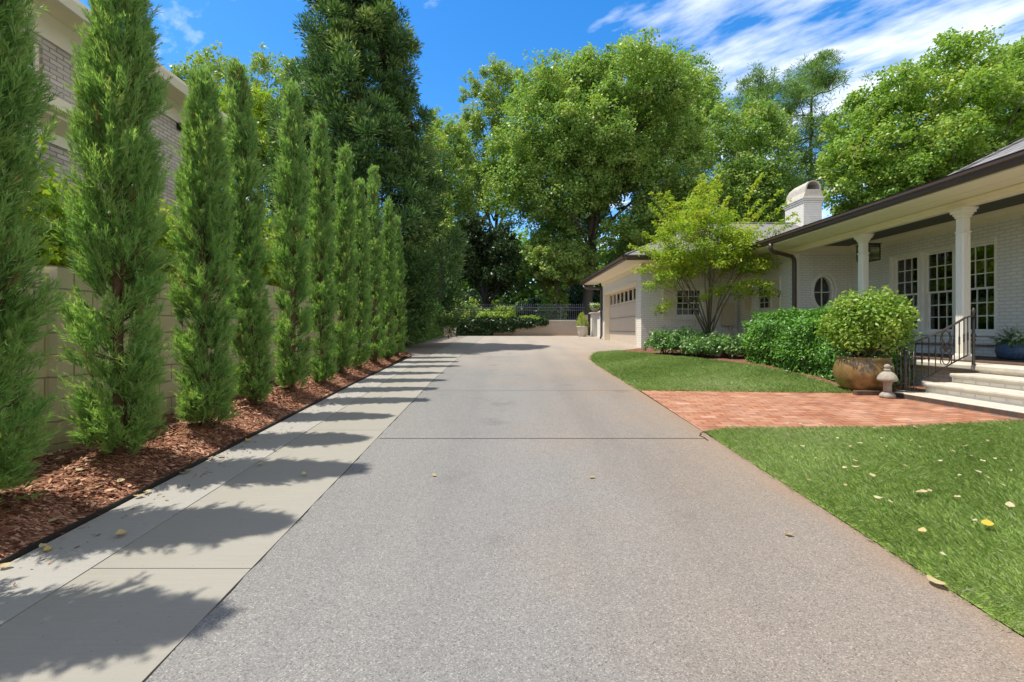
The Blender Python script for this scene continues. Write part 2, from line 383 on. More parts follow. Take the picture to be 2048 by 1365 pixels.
M['pine'] = leafmat('pine_needles', [(0, (.022, .048, .014)), (.5, (.055, .095, .025)), (1, (.13, .165, .05))], .28, gain=3.4)
M['laurel'] = leafmat('laurel_leaves', [(0, (.026, .075, .012)), (.6, (.06, .145, .018)), (1, (.12, .22, .03))], .24, .42, .45, gain=2.1)
M['box'] = leafmat('potted_shrub_leaves', [(0, (.05, .09, .012)), (.5, (.11, .175, .027)), (1, (.26, .31, .075))], .36, .45, .4, gain=2.4)
M['gard'] = leafmat('gardenia_leaves', [(0, (.025, .055, .015)), (.6, (.05, .10, .025)), (1, (.15, .19, .09))], .25, .42, .45)
M['ivy'] = leafmat('ivy_leaves', [(0, (.025, .06, .016)), (.6, (.048, .10, .024)), (1, (.085, .15, .034))], .25, .4, .4)
M['dkleaf'] = leafmat('dark_holly_leaves', [(0, (.016, .034, .012)), (.6, (.03, .06, .018)), (1, (.07, .10, .035))], .25, .4, .4, gain=1.5)
M['petal'] = simple('white_petal', (.78, .77, .70), .7, .2)
M['dry'] = attrmat('dry_leaf', [(0, (.36, .22, .09)), (.5, (.55, .45, .24)), (.8, (.62, .55, .38)), (1, (.66, .47, .07))], .7, .25, .3)

# ------------------------------------------------------------------ world, sun, camera
EL, AZ = math.radians(67.5), .09            # sun height; light runs towards +x and a little +y
ld = Vector((math.cos(EL) * math.cos(AZ), math.cos(EL) * math.sin(AZ), -math.sin(EL)))
w = bpy.data.worlds.new('World'); bpy.context.scene.world = w; w.use_nodes = True
nt = w.node_tree; nt.nodes.clear()
wo = nt.nodes.new('ShaderNodeOutputWorld')
sk = N(nt, 'ShaderNodeTexSky', sky_type='NISHITA', sun_disc=False, sun_elevation=EL, sun_rotation=math.atan2(-ld.x, -ld.y), air_density=1.0, dust_density=.5, ozone_density=2.0)
hs = N(nt, 'ShaderNodeHueSaturation', {'Hue': .502, 'Saturation': 1.42, 'Value': 1.42, 'Color': sk.outputs[0]})
tc = N(nt, 'ShaderNodeTexCoord').outputs['Generated']
sp = N(nt, 'ShaderNodeSeparateXYZ', {0: tc})
zz = mth(nt, 'MAXIMUM', sp.outputs['Z'], .03)
u = mth(nt, 'DIVIDE', sp.outputs['X'], zz); v = mth(nt, 'DIVIDE', sp.outputs['Y'], zz)
ca, sa = .66, -.75
al = mth(nt, 'ADD', mth(nt, 'MULTIPLY', u, ca), mth(nt, 'MULTIPLY', v, sa))
ac = mth(nt, 'ADD', mth(nt, 'MULTIPLY', u, -sa), mth(nt, 'MULTIPLY', v, ca))
cv = N(nt, 'ShaderNodeCombineXYZ', {0: mth(nt, 'MULTIPLY', al, 1.25), 1: mth(nt, 'MULTIPLY', ac, 2.15), 2: 3.7}).outputs[0]
c1 = noise(nt, cv, 1.25, 8, .52)
c2 = noise(nt, N(nt, 'ShaderNodeCombineXYZ', {0: mth(nt, 'MULTIPLY', al, 2.6), 1: mth(nt, 'MULTIPLY', ac, 6.5), 2: 1.3}).outputs[0], 1.5, 6, .65)
msk = ramp(nt, mth(nt, 'ADD', mth(nt, 'MULTIPLY', u, .5), .25, clamp=True), [(.3, 0), (.72, 1)])
# cloud added to the unseen sky behind and overhead, to neutralise shadow fill
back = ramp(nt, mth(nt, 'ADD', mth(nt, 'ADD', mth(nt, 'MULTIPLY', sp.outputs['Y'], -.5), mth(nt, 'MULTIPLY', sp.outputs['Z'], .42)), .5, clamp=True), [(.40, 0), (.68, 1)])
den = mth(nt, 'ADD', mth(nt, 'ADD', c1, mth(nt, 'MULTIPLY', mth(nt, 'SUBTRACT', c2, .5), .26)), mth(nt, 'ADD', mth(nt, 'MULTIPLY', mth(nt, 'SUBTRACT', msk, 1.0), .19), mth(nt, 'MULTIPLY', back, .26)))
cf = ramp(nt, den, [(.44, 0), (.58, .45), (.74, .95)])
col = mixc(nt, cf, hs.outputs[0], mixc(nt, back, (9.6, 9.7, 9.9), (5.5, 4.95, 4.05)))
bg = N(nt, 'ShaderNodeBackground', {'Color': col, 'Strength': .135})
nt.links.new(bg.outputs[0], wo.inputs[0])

sun = bpy.data.lights.new('sun', 'SUN'); sun.energy = 4.5; sun.angle = math.radians(.53); sun.color = (1, .93, .815)
so = bpy.data.objects.new('sun', sun); C.objects.link(so); so.rotation_euler = ld.to_track_quat('-Z', 'Y').to_euler(); so.location = (-10, -2, 20)
cam = bpy.data.cameras.new('camera'); co = bpy.data.objects.new('camera', cam); C.objects.link(co)
co.location = (0, 0, H); co.rotation_euler = (PI / 2, 0, 0)
cam.sensor_width = 36; cam.lens = 940 / 2048 * 36; cam.shift_x = (1024 - 1008) / 2048; cam.shift_y = -(682.5 - 660) / 2048
cam.clip_end = 3000; cam.clip_start = .05
S = bpy.context.scene; S.camera = co
S.view_settings.view_transform = 'Standard'; S.view_settings.look = 'None'; S.view_settings.exposure = .40; S.view_settings.gamma = 1
S.cycles.max_bounces = 8; S.cycles.diffuse_bounces = 4; S.cycles.transparent_max_bounces = 24; S.cycles.caustics_reflective = False; S.cycles.caustics_refractive = False
S.cycles.sample_clamp_indirect = 6

# ------------------------------------------------------------------ ground sheets
def struct(o): o['kind'] = 'structure'; return o
yy = list(np.arange(-12, 30, .5)) + [32, 36, 42, 50, 60, 90, 150, 300]
xx = [-300, -120, -60, -30, -15, -9, -6, -4.5] + list(np.arange(-4, 9, 1.0)) + [9, 12, 16, 24, 40, 80, 160, 300]
struct(grid_mesh('ground', xx, yy, lambda x, y: gz(x, y) - .09, M['soil']))
def strip_sheet(name, xl, xr, ys, mat, dz, nx=6):
    V = []; F = []
    for y in ys:
        a, b = xl(y), xr(y)
        for i in range(nx + 1):
            x = a + (b - a) * i / nx; V.append((x, y, gz(x, y) + dz))
    n = nx + 1
    F = [(j*n+i, j*n+i+1, (j+1)*n+i+1, (j+1)*n+i) for j in range(len(ys)-1) for i in range(nx)]
    me = bpy.data.meshes.new(name); me.from_pydata(V, [], F); me.update()
    return struct(link(name, me, mat))
fR = lambda y: float(np.interp(y, [-10, 9, 11.5, 13.1, 17, 27], [-1.37, -1.37, -1.30, -1.25, -1.18, -1.15]))   # seam between drive and concrete
fJ = lambda y: float(np.interp(y, [-10, 9, 13.4, 16.7, 27], [-2.24, -2.24, -2.145, -2.09, -2.11]))
fM = lambda y: float(np.interp(y, [-10, 9, 13.4], [-2.74, -2.74, -2.60]))
def fD(y):    # right edge of the drive
    return float(np.interp(y, [-10, 2, 8, 11.5, 12.6, 13.3, 14.0, 14.56, 15.05, 16.09, 16.1, 28], [2.23, 2.235, 2.28, 2.25, 2.32, 2.48, 2.68, 2.96, 3.63, 4.9, 4.98, 6.5]))
ysf = list(np.arange(-6, 12, .5)) + list(np.arange(12, 28.3, .25))
rs = random.Random(3)
jag = {round(y, 3): rs.uniform(-.012, .012) for y in np.arange(-6, 28.4, .125)}
ysj = list(np.arange(-6, 28.2, .125))
strip_sheet('driveway', lambda y: fR(y) + .004 + .55*jag.get(round(y, 3), 0), fD, ysj, M['drive'], 0, 8)
# concrete slabs of the two strips, with real open joints
def slabs(name, xl, xr, cuts, mat, dz):
    mb = MB()
    for a, b in zip(cuts[:-1], cuts[1:]):
        a2, b2 = a + .003, b - .003
        yy_ = list(np.linspace(a2, b2, 7))
        L = [(xl(y) + .0025, y) for y in yy_]; R = [(xr(y) - .0025, y) for y in yy_]
        poly = L + R[::-1]; n = len(poly)
        top = [(x, y, gz(x, y) + dz) for x, y in poly]; bot = [(x, y, gz(x, y) - .08) for x, y in poly]
        m_ = len(yy_)
        fs = [(i, i+1, n-2-i, n-1-i) for i in range(m_-1)]
        mb.add(top + bot, fs + [(i, (i+1) % n, n + (i+1) % n, n + i) for i in range(n)])
    return struct(mb.build(name, mat))
slabs('concrete_strip', fJ, lambda y: fR(y), [-6, -2.2, .2, 2.55, 5.4, 8.2, 10.8, 13.45, 17.2, 21, 24.5, 28.2], M['conc'], .003)
slabs('concrete_border', fM, fJ, [-6, -.9, 2.0, 5.1, 8.2, 10.9, 13.3], M['conc2'], .006)
strip_sheet('seam_soil', lambda y: fR(y) - .06, lambda y: fR(y) + .06, ysf, M['soil'], -.016, 1)
strip_sheet('parking_apron', lambda y: -3.75, lambda y: fJ(y) - .012, list(np.arange(13.36, 28.2, .5)) + [28.2], M['conc_apron'], -.002, 4)
# control joints sawn across the drive, crack by the path corner
mb = MB()
for y, x1 in ((5.06, 2.16), (7.95, 2.2), (13.15, 2.3)):
    t = [(fR(y) + .03 + (x1 - fR(y) - .03) * i / 24, y + rs.uniform(-.004, .004)) for i in range(25)]
    for a, b in zip(t[:-1], t[1:]):
        h = .006 if y < 6 else .004
        mb.add([(a[0], a[1]-h, gz(*a)+.004), (b[0], b[1]-h, gz(*b)+.004), (b[0], b[1]+h, gz(*b)+.004), (a[0], a[1]+h, gz(*a)+.004)], [(0, 1, 2, 3)])
cr = [(2.16, 4.98), (2.17, 5.10), (2.15, 5.17), (2.19, 5.22), (2.20, 5.27), (2.25, 5.31)]
for a, b in zip(cr[:-1], cr[1:]):
    mb.add([(a[0]-.008, a[1], gz(*a)+.004), (b[0]-.008, b[1], gz(*b)+.004), (b[0]+.008, b[1], gz(*b)+.004), (a[0]+.008, a[1], gz(*a)+.004)], [(0, 1, 2, 3)])
struct(mb.build('driveway_joints', M['soil']))

# mulch bed on the left
struct(grid_mesh('mulch_bed', list(np.arange(-4.25, -3.2, .15)) + list(np.linspace(-3.2, -2.775, 7)), list(np.arange(-2, 14.1, .12)), lambda x, y: bedz(x, y) + .018 * math.sin(7*x + 3*y) * math.sin(5*y - 2*x), M['mulch']))
rg = np.random.default_rng(11)
def chips(name, n, xs, ys, zf, L, mat):
    x = rg.uniform(*xs, n); y = ys[0] + (ys[1] - ys[0]) * rg.random(n) ** 1.25
    z = np.array([zf(a, b) for a, b in zip(x, y)]) + .008
    a = rg.uniform(0, 2*PI, n); ti = rg.normal(0, .25, n)
    D = unit(np.stack([np.cos(a), np.sin(a), ti], 1)); Sd = unit(np.cross(D, np.stack([rg.normal(0, .3, n), rg.normal(0, .3, n), np.ones(n)], 1)))
    ll = L * rg.uniform(.5, 1.6, n)
    return link(name, np_mesh(name, leaf_verts(np.stack([x, y, z], 1), D, Sd, ll, ll * rg.uniform(.2, .45, n), .5), 4, rg.random(n) ** 1.3), mat)
tag(chips('bark_chips', 26000, (-4.0, -2.78), (1.2, 14.0), bedz, .05, M['chip']), 'brown bark chips strewn over the bed under the cypress row', 'mulch', kind='stuff')
tag(chips('bark_chips', 420, (-2.74, -2.45), (1.3, 13.0), lambda a, b: gz(a, b) + .004, .03, M['chip']), 'loose bark chips spilled over the edge of the concrete border', 'mulch', kind='stuff')
# steel edging
mb = MB(); ye = list(np.arange(-2, 13.4, .3))
for a, b in zip(ye[:-1], ye[1:]):
    xa, xb = fM(a) - .012, fM(b) - .012
    za, zb = gz(xa, a), gz(xb, b)
    mb.add([(xa-.014, a, za-.05), (xa, a, za-.05), (xa, a, za+.034), (xa-.014, a, za+.034), (xb-.014, b, zb-.05), (xb, b, zb-.05), (xb, b, zb+.034), (xb-.014, b, zb+.034)],
           [(0,1,5,4), (1,2,6,5), (2,3,7,6), (3,0,4,7)])
tag(mb.build('garden_edging', M['edging']), 'black strip edging between mulch bed and concrete border', 'edging')

# lawns, path, planting bed on the right
def poly_sheet(name, poly, mat, dz, step=.35, zf=None):
    import bmesh
    bm = bmesh.new()
    f = bm.faces.new([bm.verts.new((x, y, 0)) for x, y in poly])
    for ax in (0, 1):
        lo = min(p[ax] for p in poly); hi = max(p[ax] for p in poly)
        for t in np.arange(math.ceil(lo / step) * step, hi, step):
            bmesh.ops.bisect_plane(bm, geom=bm.verts[:] + bm.edges[:] + bm.faces[:], plane_co=(t, 0, 0) if ax == 0 else (0, t, 0), plane_no=(1, 0, 0) if ax == 0 else (0, 1, 0))
    for v_ in bm.verts: v_.co.z = (zf or gz)(v_.co.x, v_.co.y) + dz
    bmesh.ops.recalc_face_normals(bm, faces=bm.faces)
    me = bpy.data.meshes.new(name); bm.to_mesh(me); bm.free()
    if me.polygons[0].normal.z < 0: me.flip_normals()
    return struct(link(name, me, mat))
LAWN_UP = [(2.29, 7.9), (2.28, 9), (2.258, 11.5), (2.33, 12.6), (2.49, 13.3), (2.69, 14.0), (2.97, 14.54), (3.60, 14.95), (4.2, 14.0), (5.15, 12.9), (6.0, 11.2), (6.12, 10), (5.98, 8.8), (5.7, 7.66)]
LAWN_DN = [(2.235, -4), (2.24, 2), (2.262, 5.0), (2.30, 5.30), (2.6, 5.44), (4, 5.47), (6.08, 5.45), (6.08, -4)]
PATH = [(2.26, 5.34), (2.6, 5.36), (6.3, 5.36), (6.3, 7.75), (2.30, 7.96)]
BED = [(3.0, 14.4), (3.62, 15.08), (4.65, 16.1), (8.0, 16.1), (8.0, 12.9), (7.4, 12.9), (7.4, 7.7), (5.6, 7.7), (5.9, 8.8), (6.0, 10), (5.9, 11.1), (5.05, 12.8), (4.1, 13.9), (3.5, 14.65)]
poly_sheet('lawn', LAWN_UP, M['lawn'], .003)
poly_sheet('lawn_foreground', LAWN_DN, M['lawn'], .003)
poly_sheet('brick_path', PATH, M['paver'], .004)
poly_sheet('planting_bed', BED, M['mulch'], .004)

def in_poly(x, y, poly):
    ins = np.zeros(len(x), bool); n = len(poly)
    for i in range(n):
        (x1, y1), (x2, y2) = poly[i], poly[(i+1) % n]
        c = ((y1 > y) != (y2 > y)) & (x < (x2 - x1) * (y - y1) / (y2 - y1 + 1e-12) + x1)
        ins ^= c
    return ins
def grass(name, poly, dens, ymin, L, Wd, label):
    xs = [p[0] for p in poly]; ys = [max(p[1], ymin) for p in poly]
    n = int((max(xs) - min(xs)) * (max(ys) - min(ys)) * dens)
    x = rg.uniform(min(xs), max(xs), n); y = rg.uniform(min(ys), max(ys), n)
    k = in_poly(x, y, poly) & (x < 1.5 * y + 2.2); x = x[k] + rg.normal(0, .026, k.sum()); y = y[k]; n = len(x)
    z = np.array([gz(a, b) for a, b in zip(x, y)]) + .008
    pt = .5 + .5 * np.sin(3.1*x + 1.7*np.sin(2.3*y)) * np.sin(2.7*y + 1.3*np.sin(1.9*x))     # tufts lean together
    a = rg.uniform(0, 2*PI, n) * .55 + 3 * pt; tl = rg.uniform(.4, 1.7, n)
    D = unit(np.stack([np.cos(a)*tl, np.sin(a)*tl, np.ones(n)], 1))
    Sd = unit(np.cross(D, unit(rg.normal(size=(n, 3)))))
    ll = L * rg.uniform(.55, 1.35, n) * (.8 + .4*pt)
    pp = np.sin(.9*x + 2.1*np.sin(.7*y + 1)) * np.sin(1.3*y + 1.7*np.sin(.8*x))
    tone = np.clip(rg.normal(.42, .2, n) + .2*(pt - .5) + .30*pp + (rg.random(n) < .06) * .5, 0, 1)
    P0 = np.stack([x, y, z], 1); lv = ll[:, None]; wv = Wd * rg.uniform(.7, 1.4, n)[:, None]
    D2 = unit(D + np.stack([np.cos(a), np.sin(a), -.5*np.ones(n)], 1) * .35)
    m_ = P0 + D * lv * .55
    V = np.stack([P0 - Sd*wv*.5, P0 + Sd*wv*.5, m_ + Sd*wv*.45, m_ + D2*lv*.5, m_ - Sd*wv*.45], 1).reshape(-1, 3)
    o = link(name, np_mesh(name, V, 5, tone), M['grass']); return tag(o, label, 'grass', kind='stuff')
grass('grass', LAWN_UP, 4600, 7, .058, .0075, 'mown green grass of the lawn between driveway and hedge')
grass('grass', LAWN_DN, 9000, 1.0, .047, .0044, 'mown green grass of the front lawn this side of brick path')

# ------------------------------------------------------------------ foliage makers
def blob_leaves(cent, rad, n, L, asp, rng, up=.55, flat=1.0, tone=(.45, .2), out=.6, jit=.6):
    """n leaves per clump centre; leaf blades face outwards and up, spread through the clump's volume"""
    K = len(cent); idx = np.repeat(np.arange(K), n)
    d = unit(rng.normal(size=(K*n, 3))); r = rng.random(K*n)[:, None] ** .45
    R = np.asarray(rad).reshape(-1, 1)[idx] if hasattr(rad, '__len__') else rad
    off = d * r * R; off[:, 2] *= flat
    P = cent[idx] + off
    nn = unit(d * out + np.array([0, 0, up]) + rng.normal(size=d.shape) * jit)
    D = rng.normal(size=d.shape) + d * .5 + np.array([0, 0, -.35]); D = unit(D - nn * (D * nn).sum(1, keepdims=True))
    Sd = np.cross(nn, D)
    ll = L * rng.uniform(.65, 1.3, K*n)
    ct = rng.normal(0, .15, K)[idx]
    t = np.clip(rng.normal(tone[0], tone[1], K*n) + ct, 0, 1)
    return leaf_verts(P, D, Sd, ll, ll * asp), t

def limbs(mb, base, top, ends, r0, rng, split=None):
    """trunk with tapered limbs bending out to the given ends"""
    base = np.array(base, float); top = np.array(top, float); h = np.linalg.norm(top - base)
    tr = [base + (top - base) * t + np.array([rng.normal(0, .012*h), rng.normal(0, .012*h), 0]) * (t > 0) for t in np.linspace(0, 1, 9)]
    mb.tube([base - [0, 0, .15]] + tr, [r0*1.25, r0*1.08] + [r0 * (1 - .78*t) for t in np.linspace(0, 1, 9)[1:]], 9)
    for e in ends:
        e = np.array(e); t = np.clip(rng.uniform(.18, .9) if split is None else rng.uniform(*split), 0, 1)
        p0 = base + (top - base) * t; rr = r0 * (1 - .75*t) * rng.uniform(.4, .62)
        L = np.linalg.norm(e - p0); mid = p0 + (e - p0) * .5 + np.array([rng.normal(0, .05*L), rng.normal(0, .05*L), .08*L])
        pts = [p0, p0*.56 + mid*.44 + [0, 0, .02*L], mid, mid*.5 + e*.5 + rng.normal(0, .03*L, 3), e]
        mb.tube(pts, [rr, rr*.8, rr*.58, rr*.36, rr*.12], 6)
        for _ in range(2):
            q = pts[2] * rng.uniform(.3, .7) + pts[4] * .0; k = rng.uniform(.35, .7); q = pts[2]*(1-k) + np.array(pts[3])*k
            e2 = q + rng.normal(0, .22*L, 3) + (e - p0) * .25
            mb.tube([q, (q+e2)/2 + [0, 0, .03*L], e2], [rr*.4, rr*.26, rr*.08], 5)

def broadleaf(name, label, base, cz, rad, seed, mat, lobes=18, clumps=26, n=50, L=.2, tmat='trunk_grey', r0=.3, cxy=(0, 0), up=.55, group=None, lobe_r=.36, crown_lo=-.75, tone=(.45, .2), asp=.75, limbsn=14, inner=.35, sky_gap=.0, cat='tree'):
    rng = np.random.default_rng(seed)
    bz = gz(base[0], base[1]); t = thing(name, label, cat, (base[0], base[1], bz), group)
    c = np.array([base[0] + cxy[0], base[1] + cxy[1], cz]); rad = np.array(rad, float)
    # lobe centres spread over the crown, then leafy clumps over each lobe
    d = unit(rng.normal(size=(lobes*6, 3))); d = d[d[:, 2] > crown_lo]
    keep = []
    for q in d:
        if all(np.dot(q, k) < math.cos(.95 * math.sqrt(4*PI/lobes) * .62) for k in keep): keep.append(q)
        if len(keep) == lobes: break
    keep = np.array(keep); rr = rng.uniform(.55, .78, len(keep))[:, None]
    LC = c + keep * rr * rad; LR = lobe_r * rng.uniform(.8, 1.2, len(keep))
    ic = unit(rng.normal(size=(max(2, int(lobes*inner)), 3))) * rng.uniform(.1, .45, (max(2, int(lobes*inner)), 1)) * rad + c
    AC = np.concatenate([LC, ic]); AR = np.concatenate([LR, lobe_r * .9 * np.ones(len(ic))])
    idx = np.repeat(np.arange(len(AC)), clumps)
    dd = unit(rng.normal(size=(len(idx), 3))); dd[:, 2] = np.where(dd[:, 2] < -.3, -dd[:, 2]*.6, dd[:, 2]); dd = unit(dd)
    cc = AC[idx] + dd * rng.uniform(.55, 1.06, (len(idx), 1)) * AR[idx][:, None] * rad
    cr_ = AR[idx] * rad.mean() * rng.uniform(.2, .42, len(idx))
    V, tn = blob_leaves(cc, cr_, n, L, asp, rng, up=up, flat=.75, tone=tone)
    link('crown', np_mesh('crown', V, 4, tn), mat, t)
    mb = MB(); k = rng.permutation(len(LC))[:limbsn]
    limbs(mb, (base[0], base[1], bz), (c[0]*.8 + base[0]*.2, c[1]*.8 + base[1]*.2, c[2] + rad[2]*.35), LC[k], r0, rng, (.25, .8))
    mb.build('trunk', M[tmat], t, True)
    return t

# ------------------------------------------------------------------ cypress row
def cypress_mesh(seed, h, R, nb, nt_, ns, sl, sw, bare=.5):
    """narrow juniper: ascending branchlets that carry feathery sprays; returns (crown verts, tone, branch tubes)"""
    rng = np.random.default_rng(seed)
    z0 = rng.uniform(0, 1, nb) ** .92
    z0[:nb//9] = rng.uniform(0, .07, nb//9)
    az = rng.uniform(0, 2*PI, nb)
    prof = lambda t: np.interp(t, [0, .06, .16, .4, .62, .8, .92, 1], [.55, .82, 1, .98, .82, .56, .30, .07])
    bump = 1 + .16*np.sin(3*az + 9*z0*2) * np.sin(11*z0 + 2*az) + rng.normal(0, .20, nb)
    bump = np.clip(bump, .45, 1.6)
    rad = R * prof(z0) * bump
    zb = .10 + z0 * (h - .22)
    out = np.stack([np.cos(az), np.sin(az), np.zeros(nb)], 1)
    rise = rng.uniform(.35, .75, nb) * np.interp(zb, [0, .35, 1.0, 2.2], [-.6, 0, .6, 1.0])
    tips = out * rad[:, None] + np.array([0, 0, 1]) * (zb + rise * np.maximum(rad, .12) * 1.7)[:, None]
    root = out * .03 + np.array([0, 0, 1]) * (zb - .05)[:, None]
    bt = MB()
    for i in range(0, nb, 3):
        m_ = (root[i]*.5 + tips[i]*.5) - np.array([0, 0, .04])
        bt.tube([root[i], m_, tips[i]*.9 + root[i]*.1], [.010, .007, .003], 4, False)
    # sprays along the outer part of every branch
    s = rng.uniform(.42, 1.0, (nb, nt_)); keep = np.ones((nb, nt_), bool)
    low = (zb < bare)[:, None]
    keep &= ~(low & (rng.random((nb, nt_)) < .2))
    hole = np.sin(2*az + 7.3*zb + seed) * np.sin(5.1*zb - 3*az + 2*seed)
    keep &= ~((hole < np.interp(zb, [0, 1.4, 2.6], [.0, -.2, -.5]))[:, None] & (rng.random((nb, nt_)) < .8))
    B = root[:, None, :] * (1 - s[..., None]) + tips[:, None, :] * s[..., None]
    B[..., 2] -= .10 * rad[:, None] * np.sin(PI * s)
    B += rng.normal(0, .028, B.shape)
    bd = unit(tips - root)
    T = B[keep]; bi = np.repeat(np.arange(nb), nt_).reshape(nb, nt_)[keep]
    td = unit(bd[bi] * .55 + out[bi] * .25 + np.array([0, 0, .85]) + rng.normal(0, .30, (len(T), 3)))
    tl = rng.uniform(.12, .25, len(T)) * (.45 + .55 * R / .25)
    # each spray: strands that leave a short axis fanwise
    K = len(T); j = np.repeat(np.arange(K), ns)
    f = rng.random(K*ns)
    P = T[j] + td[j] * (tl[j] * f)[:, None] * .8
    D = unit(td[j] * .9 + rng.normal(0, .30, (K*ns, 3)))
    Sd = unit(np.cross(D, rng.normal(size=D.shape)))
    ll = sl * rng.uniform(.55, 1.3, K*ns) * (1.2 - .5*f)
    V = leaf_verts(P, D, Sd, ll, sw * rng.uniform(.7, 1.35, K*ns), .4)
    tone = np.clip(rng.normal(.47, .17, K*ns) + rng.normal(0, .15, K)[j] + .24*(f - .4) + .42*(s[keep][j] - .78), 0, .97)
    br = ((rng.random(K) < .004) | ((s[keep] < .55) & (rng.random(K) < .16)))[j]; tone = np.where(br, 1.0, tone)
    return V, tone, bt
ORD = ['first', 'second', 'third', 'fourth', 'fifth', 'sixth', 'seventh', 'eighth', 'ninth', 'tenth', 'eleventh']
CY = [  # y, height above bed, radius scale, detail
    (2.93, 4.1, .235, 2), (3.95, 4.35, .25, 2), (4.92, 3.62, .195, 2), (6.02, 4.2, .165, 1), (6.95, 4.45, .18, 1), (7.92, 4.4, .16, 1),
    (8.94, 4.15, .17, 1), (9.9, 3.85, .155, 0), (10.95, 4.5, .17, 0), (11.9, 3.95, .16, 0), (12.9, 3.75, .165, 0)]
CYX = [-3.27, -3.25, -3.12, -3.22, -3.14, -3.06, -3.09, -3.05, -3.0, -2.95, -2.93]
extra = [', cut by the left frame edge'] + [''] * 9 + [', last before the ivy hedge']
for i, ((y, h, R, dt), x) in enumerate(zip(CY, CYX)):
    nb, nt_, ns, sl, sw = [(330, 9, 16, .085, .012), (430, 11, 20, .078, .0088), (640, 12, 27, .072, .0060)][dt]
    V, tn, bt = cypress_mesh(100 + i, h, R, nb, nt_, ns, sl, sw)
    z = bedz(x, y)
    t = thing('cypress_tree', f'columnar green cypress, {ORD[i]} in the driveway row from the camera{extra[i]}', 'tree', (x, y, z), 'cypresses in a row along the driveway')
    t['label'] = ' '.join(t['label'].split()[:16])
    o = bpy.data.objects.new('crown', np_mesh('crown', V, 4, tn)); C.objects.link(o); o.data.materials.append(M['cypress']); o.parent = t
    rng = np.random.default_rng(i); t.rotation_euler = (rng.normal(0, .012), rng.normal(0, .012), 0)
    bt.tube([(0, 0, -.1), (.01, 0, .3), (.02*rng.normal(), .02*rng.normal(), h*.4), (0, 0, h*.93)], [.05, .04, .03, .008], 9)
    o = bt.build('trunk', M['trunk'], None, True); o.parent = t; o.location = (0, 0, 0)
# a further one outside the frame only throws its shadow on the concrete
V, tn, bt = cypress_mesh(99, 4.0, .26, 420, 11, 16, .062, .012)
t = thing('cypress_tree', 'columnar green cypress standing beyond the left frame edge, nearest the camera', 'tree', (-3.12, 1.98, bedz(-3.12, 1.98)), 'cypresses in a row along the driveway')
o = bpy.data.objects.new('crown', np_mesh('crown', V, 4, tn)); C.objects.link(o); o.data.materials.append(M['cypress']); o.parent = t
bt.tube([(0, 0, -.1), (0, 0, 1.6), (0, 0, 3.7)], [.06, .04, .008], 9); o = bt.build('trunk', M['trunk'], None, True); o.parent = t; o.location = (0, 0, 0)

# ------------------------------------------------------------------ big cedar behind the ivy
def cedar():
    rng = np.random.default_rng(5)
    bx, by, h = -5.1, 16.5, 14.9; bz = gz(bx, by)
    t = thing('cedar_tree', 'huge dark blue green conifer with tufted boughs behind the cypress row', 'tree', (bx, by, bz))
    n = 1250; z = rng.random(n) ** 1.05; az = rng.uniform(0, 2*PI, n)
    prof = np.interp(z, [0, .1, .3, .5, .66, .8, .92, 1], [2.75, 2.95, 2.6, 2.05, 1.65, 1.25, .85, .25])
    lump = 1 + .17*np.sin(4*az + 14*z) + .13*np.sin(7*az - 23*z) + rng.normal(0, .07, n)
    rr = prof * lump * (.38 + .62*rng.random(n)**.6)
    cc = np.stack([rr*np.cos(az), rr*np.sin(az), .6 + z*(h - .8)], 1)
    cr_ = rng.uniform(.30, .60, n) * np.interp(z, [0, 1], [1.25, .8])
    K = len(cc); ns = 190; j = np.repeat(np.arange(K), ns)
    d = unit(rng.normal(size=(K*ns, 3)) + np.array([0, 0, .35])); o_ = unit(np.stack([np.cos(az), np.sin(az), .3*np.ones(n)], 1))[j]
    d = unit(d + o_*.55)
    rf = rng.random(K*ns) ** .6
    P = cc[j] + d * (rf * cr_[j])[:, None] * .85
    D = unit(d*.8 + np.array([0, 0, .25]) + rng.normal(0, .3, d.shape)); Sd = unit(np.cross(D, rng.normal(size=D.shape)))
    ll = rng.uniform(.11, .22, K*ns)
    tone = np.clip(rng.normal(.30, .13, K*ns) + rng.normal(0, .17, K)[j] + .45*(rf - .55), 0, 1)
    P = P + np.array([bx, by, bz])
    link('crown', np_mesh('crown', leaf_verts(P, D, Sd, ll, .042*rng.uniform(.7, 1.3, K*ns)), 4, tone), M['crypto'], t)
    mb = MB(); B = np.array([bx, by, bz]); mb.tube([B, B + [0, 0, 6], B + [0, 0, h*.95]], [.36, .24, .03], 10)
    for k in range(0, n, 5):
        e = cc[k] + B; r0 = np.array([bx, by, bz + max(.4, cc[k][2] - .35*rr[k])])
        mb.tube([r0, (r0 + e)/2 + [0, 0, -.1], e], [.05, .035, .012], 5, False)
    mb.build('trunk', M['trunk'], t, True)
cedar()

# ------------------------------------------------------------------ neighbour on the left
nb_ = thing('neighbour_house', 'two storey whitewashed brick house with cream eaves behind the cypresses', 'house', (-7, 6, gz(-7, 6)))
wx = -7.0
mb = MB()
y0w, y1w = 6.3, 7.13
mb.box(wx-.3, wx, -1, y0w, .0, 6.10); mb.box(wx-.3, wx, y1w, 10.6, .0, 6.10); mb.box(wx-.3, wx, y0w, y1w, .0, 4.95); mb.box(wx-.3, wx, y0w, y1w, 5.74, 6.10)
mb.box(wx-8, wx-.3, 10.3, 10.6, 0, 6.10); mb.box(wx-8, wx-.3, -1, -.7, 0, 6.10)
mb.build('wall', M['nbrick'], nb_)
mb = MB(); mb.prism([(wx+.003, 5.86), (wx+.03, 5.86), (wx+.03, 6.12), (wx+.12, 6.20), (wx+.003, 6.20)], 'y', -1, 10.62); mb.build('frieze', M['paint'], nb_)
